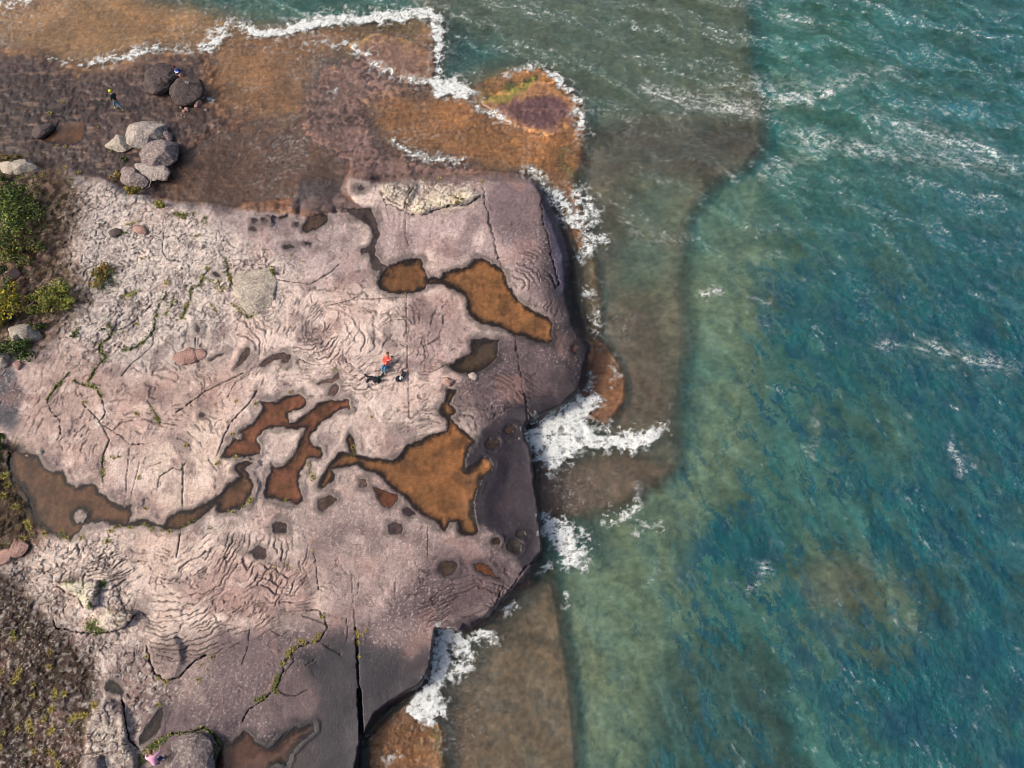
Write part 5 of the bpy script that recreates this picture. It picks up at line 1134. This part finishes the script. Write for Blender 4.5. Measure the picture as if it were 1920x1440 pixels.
# driftwood
def stick(pts, r, label):
    W = [PV(x, y, z) for x, y, z in pts]; b = W[0].copy()
    v, f = tube([w - b for w in W], r, r * .5, 6)
    o_ = link('driftwood', mesh_from('driftwood', v, f), simple('driftwood', (176, 160, 148), .8, var=.3)); o_.location = b
    o_['label'] = label; o_['category'] = 'branch'
z_ = zat(283, 350)
x_ = R1([(1095, 1272), (1085, 1310), (1075, 1345), (1045, 1362)])
stick([(x_[0][0], x_[0][1], z_ + .5), (x_[1][0], x_[1][1], z_ + .35), (x_[2][0], x_[2][1], z_ + .15), (x_[3][0], x_[3][1], z_ + .1)], .04, 'thin grey branch leaning at the corner of the flat slab')
x_ = R3([(245, 865), (205, 895), (170, 915)])
stick([(a_, b_, zat(a_, b_) + .35) for a_, b_ in x_], .03, 'thin bleached stick between the yellow shrub and the low rounded shrub')

# ---- people
def skinned(name, verts, edges, rad, mat, parent, root=0, sub=1, smooth=True):
    me = bpy.data.meshes.new(name); me.from_pydata([tuple(v) for v in verts], edges, []); me.update()
    ob = bpy.data.objects.new(name, me); COL.objects.link(ob)
    ob.modifiers.new('skin', 'SKIN')
    if not me.skin_vertices: 
        bpy.context.view_layer.objects.active = ob
    lay = me.skin_vertices[0].data
    for i, r in enumerate(rad):
        lay[i].radius = (r, r) if not isinstance(r, tuple) else r
        lay[i].use_root = (i == root)
    ss = ob.modifiers.new('sub', 'SUBSURF'); ss.levels = sub; ss.render_levels = sub
    bpy.context.view_layer.update()
    dg = bpy.context.evaluated_depsgraph_get(); m2 = bpy.data.meshes.new_from_object(ob.evaluated_get(dg))
    ob.modifiers.clear(); ob.data = m2; m2.name = name
    m2.polygons.foreach_set('use_smooth', np.full(len(m2.polygons), smooth)); m2.materials.clear(); m2.materials.append(mat)
    ob.parent = parent
    return ob
def blob(name, c, r, mat, parent, sub=3):
    V, F = ICO[sub]; o_ = link(name, mesh_from(name, V * np.array(r) + np.array(c), F), mat, parent); return o_
SKIN = simple('skin', (206, 152, 124), .6)
def person(px, py, z, rot, J, cloth, label, lean=(0, 0)):
    """J: joints in metres, x to the person's left, y forward, z up."""
    root = bpy.data.objects.new('person', None); COL.objects.link(root)
    root.location = PV(px, py, z); root.rotation_euler = (lean[0], lean[1], rot)
    root['label'] = label; root['category'] = 'person'
    v = {k: Vector(q) for k, q in J.items()}
    names = ['pelvis', 'belly', 'chest', 'neck', 'chin', 'skull', 'nose']
    v['chin'] = v['neck'].lerp(v['head'], .55); v['skull'] = v['head']; fw = v.get('face', Vector((0, 1, 0))).normalized()
    v['nose'] = v['head'] + fw * .11
    V = []; R_ = []; E = []; idx = {}
    def add(k, p, r, par=None):
        V.append(Vector(p)); R_.append(r); idx[k] = len(V) - 1
        if par is not None: E.append((idx[par], idx[k]))
    add('pelvis', v['pelvis'], .14); add('belly', v['pelvis'].lerp(v['chest'], .5), .125, 'pelvis'); add('chest', v['chest'], .15, 'belly')
    add('neck', v['neck'], .06, 'chest'); add('chin', v['neck'].lerp(v['head'], .6), .075, 'neck'); add('skull', v['head'], .10, 'chin'); add('crown', v['head'] + (v['head'] - v['neck']).normalized() * .06, .075, 'skull')
    add('nose', v['head'] + fw * .095 - (v['head'] - v['neck']).normalized() * .02, .02, 'skull')
    for s_ in 'LR':
        add('sh' + s_, v['sh' + s_], .065, 'chest'); add('el' + s_, v['el' + s_], .045, 'sh' + s_); add('wr' + s_, v['wr' + s_], .028, 'el' + s_)
        d = (v['wr' + s_] - v['el' + s_]).normalized(); side = d.cross(fw); side = side.normalized() if side.length > .1 else Vector((1, 0, 0)); nrm = side.cross(d)
        add('palm' + s_, v['wr' + s_] + d * .07, .034, 'wr' + s_)
        for q, (off, ln) in enumerate(((-.032, .065), (-.011, .078), (.011, .074), (.032, .058))):
            b_ = v['wr' + s_] + d * .10 + side * off
            add(f'f{s_}{q}a', b_, .010, 'palm' + s_); add(f'f{s_}{q}b', b_ + d * ln * .55 - nrm * .01, .009, f'f{s_}{q}a'); add(f'f{s_}{q}c', b_ + d * ln - nrm * .035, .008, f'f{s_}{q}b')
        add(f't{s_}a', v['wr' + s_] + d * .06 + side * .045, .012, 'palm' + s_); add(f't{s_}b', v['wr' + s_] + d * .09 + side * .065 - nrm * .015, .010, f't{s_}a')
        add('hip' + s_, v['hip' + s_], .10, 'pelvis'); add('kn' + s_, v['kn' + s_], .06, 'hip' + s_); add('an' + s_, v['an' + s_], .042, 'kn' + s_); add('toe' + s_, v['toe' + s_], .035, 'an' + s_)
    skinned('body', V, E, R_, SKIN, root)
    pel, ch, nk = v['pelvis'], v['chest'], v['neck']; up = (nk - pel).normalized()
    # upper garment
    sl = cloth.get('sleeve', 1.0)
    GV = [pel - up * .04, pel.lerp(ch, .5), ch, nk - up * .03]; GR = [.17, .16, .185, .10]; GE = [(0, 1), (1, 2), (2, 3)]
    for s_ in 'LR':
        k = len(GV); GV.append(v['sh' + s_]); GR.append(.088); GE.append((2, k)); GV.append(v['el' + s_]); GR.append(.066); GE.append((k, k + 1))
        if sl > .6: GV.append(v['el' + s_].lerp(v['wr' + s_], .9)); GR.append(.05); GE.append((k + 1, k + 2))
    skinned(cloth.get('top_name', 'jacket'), GV, GE, GR, cloth['top'], root)
    # trousers or shorts
    LV = [pel + up * .03, pel - up * .05]; LR_ = [.155, .15]; LE = [(0, 1)]
    for s_ in 'LR':
        k = len(LV); LV += [v['hip' + s_], v['hip' + s_].lerp(v['kn' + s_], .85 if cloth.get('short') else 1.0)]; LR_ += [.115, .085]; LE += [(1, k), (k, k + 1)]
        if not cloth.get('short'): LV.append(v['kn' + s_].lerp(v['an' + s_], .92)); LR_.append(.062); LE.append((k + 1, k + 2))
    skinned('shorts' if cloth.get('short') else 'trousers', LV, LE, LR_, cloth['legs'], root)
    for s_ in 'LR':
        d = (v['toe' + s_] - v['an' + s_])
        skinned('shoe', [v['an' + s_] - d * .35 + Vector((0, 0, -.02)), v['an' + s_] + d * .3 + Vector((0, 0, -.03)), v['toe' + s_] + Vector((0, 0, .0))], [(0, 1), (1, 2)], [.052, .055, .045], cloth['shoes'], root)
    hu = (v['head'] - v['neck']).normalized()
    if cloth.get('hat'):
        blob('helmet', v['head'] + hu * .05 - fw * .01, (.125, .145, .105), cloth['hat'], root)
    else:
        blob('hair', v['head'] + hu * .035 - fw * .03, (.108, .12, .11), cloth['hair'], root)
    side = fw.cross(hu).normalized()
    EYE = simple('eye', (30, 24, 22), .3)
    for q in (-1, 1):
        blob('eye', v['head'] + fw * .092 + side * q * .035, (.012, .012, .012), EYE, root, 2)
        blob('ear', v['head'] + side * q * .102, (.018, .028, .035), SKIN, root, 2)
    return root
RED = simple('coral_cloth', (236, 96, 80), .8, var=.15); JEANS = simple('blue_denim', (88, 150, 190), .85, var=.25); WHITE = simple('white_cloth', (236, 232, 226), .8)
BLACK = simple('black_cloth', (34, 33, 44), .85, var=.3); NAVY = simple('navy_cloth', (30, 62, 110), .85); BLUE = simple('blue_cloth', (26, 70, 176), .8, var=.15)
NEON = simple('neon_yellow', (214, 226, 40), .6); NEONG = simple('yellow_cloth', (226, 214, 40), .7); PINKC = simple('pink_cloth', (244, 176, 204), .8); KHAKI = simple('orange_cloth', (214, 120, 66), .85, var=.3)
HAIRR = simple('auburn_hair', (110, 40, 34), .7, var=.3); HAIRB = simple('brown_hair', (134, 92, 70), .7, var=.3); GREYT = simple('dark_green_cloth', (38, 58, 54), .85, var=.2)
# centre: person lying back on the rock with knees drawn up, looking at a device
JA = dict(pelvis=(0, 0, .16), chest=(0, -.34, .42), neck=(0, -.47, .58), head=(-.02, -.60, .74), face=(.35, .8, .35), shL=(-.19, -.38, .50), shR=(.19, -.38, .50),
          elL=(-.20, -.12, .50), elR=(.33, -.28, .55), wrL=(.16, -.22, .62), wrR=(.34, -.44, .76), hipL=(-.10, .05, .15), hipR=(.10, .05, .15), knL=(-.09, .30, .46), knR=(.10, .28, .48),
          anL=(-.02, .50, .10), anR=(.14, .46, .10), toeL=(.0, .66, .06), toeR=(.18, .62, .06))
pa = person(724, 687, zat(724, 687) - .02, math.pi - .32, {k: (-a, b, c) for k, (a, b, c) in JA.items()}, dict(top=RED, legs=JEANS, shoes=WHITE, hair=HAIRB, top_name='hooded_jacket'), 'person in a coral hooded jacket and blue jeans reclining on the rock')
skinned('hood', [(-.09, -.50, .62), (0, -.42, .58), (.09, -.50, .62), (.10, -.60, .66), (-.10, -.60, .66)], [(0, 1), (1, 2), (2, 3), (0, 4)], [.05, .055, .05, .045, .045], RED, pa)
skinned('strap', [(-.16, -.30, .60), (-.06, -.20, .52), (-.02, .0, .40)], [(0, 1), (1, 2)], [.022, .022, .022], WHITE, pa)
def box_thing(name, c, dims, rot, mat, label, cat, parent=None, bev=.01):
    import bmesh
    bm = bmesh.new(); bmesh.ops.create_cube(bm, size=1.0)
    for q in bm.verts: q.co = Vector((q.co.x * dims[0], q.co.y * dims[1], q.co.z * dims[2]))
    bmesh.ops.bevel(bm, geom=bm.edges[:], offset=bev, segments=2, affect='EDGES')
    me = bpy.data.meshes.new(name); bm.to_mesh(me); bm.free()
    o_ = link(name, me, mat, parent); o_.location = c; o_.rotation_euler = rot
    if label: o_['label'] = label; o_['category'] = cat
    return o_
bpy.context.view_layer.update()
hp = pa.matrix_world @ Vector((-.34, -.50, .80))
cm = box_thing('camera', hp, (.15, .09, .11), (.3, .2, .5), BLACK, 'small black camera held up by the person in coral', 'camera')
skinned('lens', [(0, .04, 0), (0, .10, 0)], [(0, 1)], [.04, .035], BLACK, cm)
# person in blue on the boulder
st = dict(pelvis=(0, 0, .92), chest=(0, .01, 1.28), neck=(0, .02, 1.46), head=(0, .05, 1.62), face=(.1, 1, -.1), shL=(-.18, 0, 1.38), shR=(.18, 0, 1.38), elL=(-.27, .02, 1.12), elR=(.27, .04, 1.12),
          wrL=(-.12, .2, 1.05), wrR=(.14, .22, 1.1), hipL=(-.09, 0, .88), hipR=(.09, 0, .88), knL=(-.1, .03, .48), knR=(.1, .03, .48), anL=(-.1, 0, .09), anR=(.11, 0, .09), toeL=(-.11, .16, .04), toeR=(.13, .16, .04))
pb = person(352, 154, ZB2 - .16, math.pi - .4, st, dict(top=BLUE, legs=KHAKI, shoes=WHITE, hair=HAIRR, short=True, sleeve=.4, top_name='tee_shirt'), 'person in blue shirt with red hair standing on the dark boulder', lean=(-.10, .16))
skinned('white_band', [(-.19, .10, 1.30), (-.06, .16, 1.22), (.08, .17, 1.22), (.2, .1, 1.30)], [(0, 1), (1, 2), (2, 3)], [.05, .05, .05, .05], WHITE, pb)
skinned('bag', [(-.02, .14, .95), (.0, .17, .80)], [(0, 1)], [.10, .09], WHITE, pb)
# walking person with helmet
wk = dict(pelvis=(0, 0, .90), chest=(0, .05, 1.24), neck=(0, .09, 1.41), head=(0, .15, 1.56), face=(0, 1, -.3), shL=(-.18, .04, 1.34), shR=(.18, .04, 1.34), elL=(-.26, -.08, 1.08), elR=(.26, .12, 1.08),
          wrL=(-.24, .10, .90), wrR=(.2, .32, 1.02), hipL=(-.09, 0, .86), hipR=(.09, 0, .86), knL=(-.1, .22, .50), knR=(.1, -.02, .48), anL=(-.1, .30, .10), anR=(.1, -.34, .16), toeL=(-.1, .47, .05), toeR=(.1, -.24, .05))
pc = person(224, 206, zat(224, 206), .9, wk, dict(top=GREYT, legs=JEANS, shoes=NEON, hair=HAIRB, hat=NEON), 'person walking in blue jeans and dark jacket with a yellow green helmet', lean=(-.05, .22))
skinned('yellow_panel', [(-.02, .22, 1.34), (-.02, .21, 1.22), (-.01, .18, 1.1)], [(0, 1), (1, 2)], [.05, .055, .04], NEONG, pc)
# stooping person in pink at the bottom edge
sp = dict(pelvis=(0, -.25, .72), chest=(0, .12, .98), neck=(0, .27, 1.05), head=(0, .42, 1.06), face=(0, .6, -.8), shL=(-.2, .16, 1.0), shR=(.2, .16, 1.0), elL=(-.38, .28, .86), elR=(.38, .28, .86),
          wrL=(-.34, .46, .70), wrR=(.34, .46, .70), hipL=(-.1, -.22, .70), hipR=(.1, -.22, .70), knL=(-.12, .05, .42), knR=(.12, .05, .42), anL=(-.12, -.1, .09), anR=(.12, -.1, .09), toeL=(-.13, .08, .04), toeR=(.13, .08, .04))
person(303, 1420, zat(303, 1420), .35, sp, dict(top=PINKC, legs=NAVY, shoes=WHITE, hair=HAIRB), 'person in a pale pink top and navy trousers bending at the bottom edge')

# black jacket thrown on the rock, and the open bag
jz = zat(700, 708)
jr = bpy.data.objects.new('black_jacket', None); COL.objects.link(jr); jr.location = PV(700, 710, jz)
jr['label'] = 'black jacket spread crumpled on the pink rock'; jr['category'] = 'jacket'
def jp(x, y, z=.06): w = PV(670 + x / 16, 640 + y / 16, jz + z) - jr.location; return w
skinned('jacket_body', [jp(430, 1080), jp(330, 1090), jp(560, 1150, .08), jp(640, 1170, .07), jp(480, 1230, .05), jp(600, 1250, .05)], [(0, 1), (0, 2), (2, 3), (2, 4), (3, 5)], [(.16, .09), (.12, .07), (.17, .1), (.12, .08), (.12, .07), (.12, .07)], BLACK, jr)
skinned('sleeve', [jp(330, 1080), jp(260, 1030, .07), jp(190, 975, .05)], [(0, 1), (1, 2)], [.09, .05, .04], BLACK, jr)
skinned('sleeve', [jp(340, 1110), jp(300, 1180, .06), jp(275, 1250, .04)], [(0, 1), (1, 2)], [.09, .07, .05], BLACK, jr)
skinned('sleeve', [jp(620, 1140), jp(640, 1040, .08), jp(720, 1070, .07), jp(740, 1000, .07), jp(790, 945, .05)], [(0, 1), (1, 2), (2, 3), (3, 4)], [.09, .07, .06, .06, .045], GREYT, jr)
skinned('strap', [jp(660, 1150), jp(740, 1175, .04), jp(800, 1110, .04)], [(0, 1), (1, 2)], [.03, .022, .02], BLACK, jr)
blob('button', jp(498, 1045, .16), (.035, .035, .02), WHITE, jr, 2)
br_ = bpy.data.objects.new('open_bag', None); COL.objects.link(br_); bz_ = zat(750, 707); br_.location = PV(750, 706, bz_)
br_['label'] = 'black bag lying open with white contents beside the jacket'; br_['category'] = 'bag'
def bp(x, y, z=.06): return PV(670 + x / 16, 640 + y / 16, bz_ + z) - br_.location
box_thing('bag_body', bp(1235, 1125, .12), (.36, .36, .24), (0, 0, -.5), BLACK, None, None, br_, .06)
box_thing('flap', bp(1375, 990, .14), (.26, .42, .05), (.25, -.2, -.35), BLACK, None, None, br_, .02)
blob('white_item', bp(1295, 1105, .26), (.07, .12, .05), WHITE, br_, 2)
skinned('strap', [bp(1270, 1030, .24), bp(1350, 1060, .28), bp(1360, 1130, .26)], [(0, 1), (1, 2)], [.014, .014, .014], WHITE, br_)
for ob_ in [q for q in S.objects if q.parent is not None]:
    ob_.matrix_parent_inverse = Matrix()

print('verts', len(ground.data.vertices), len(sea.data.vertices), len(foam_ob.data.vertices), sum(len(o.data.polygons) for o in S.objects if o.type=='MESH'))
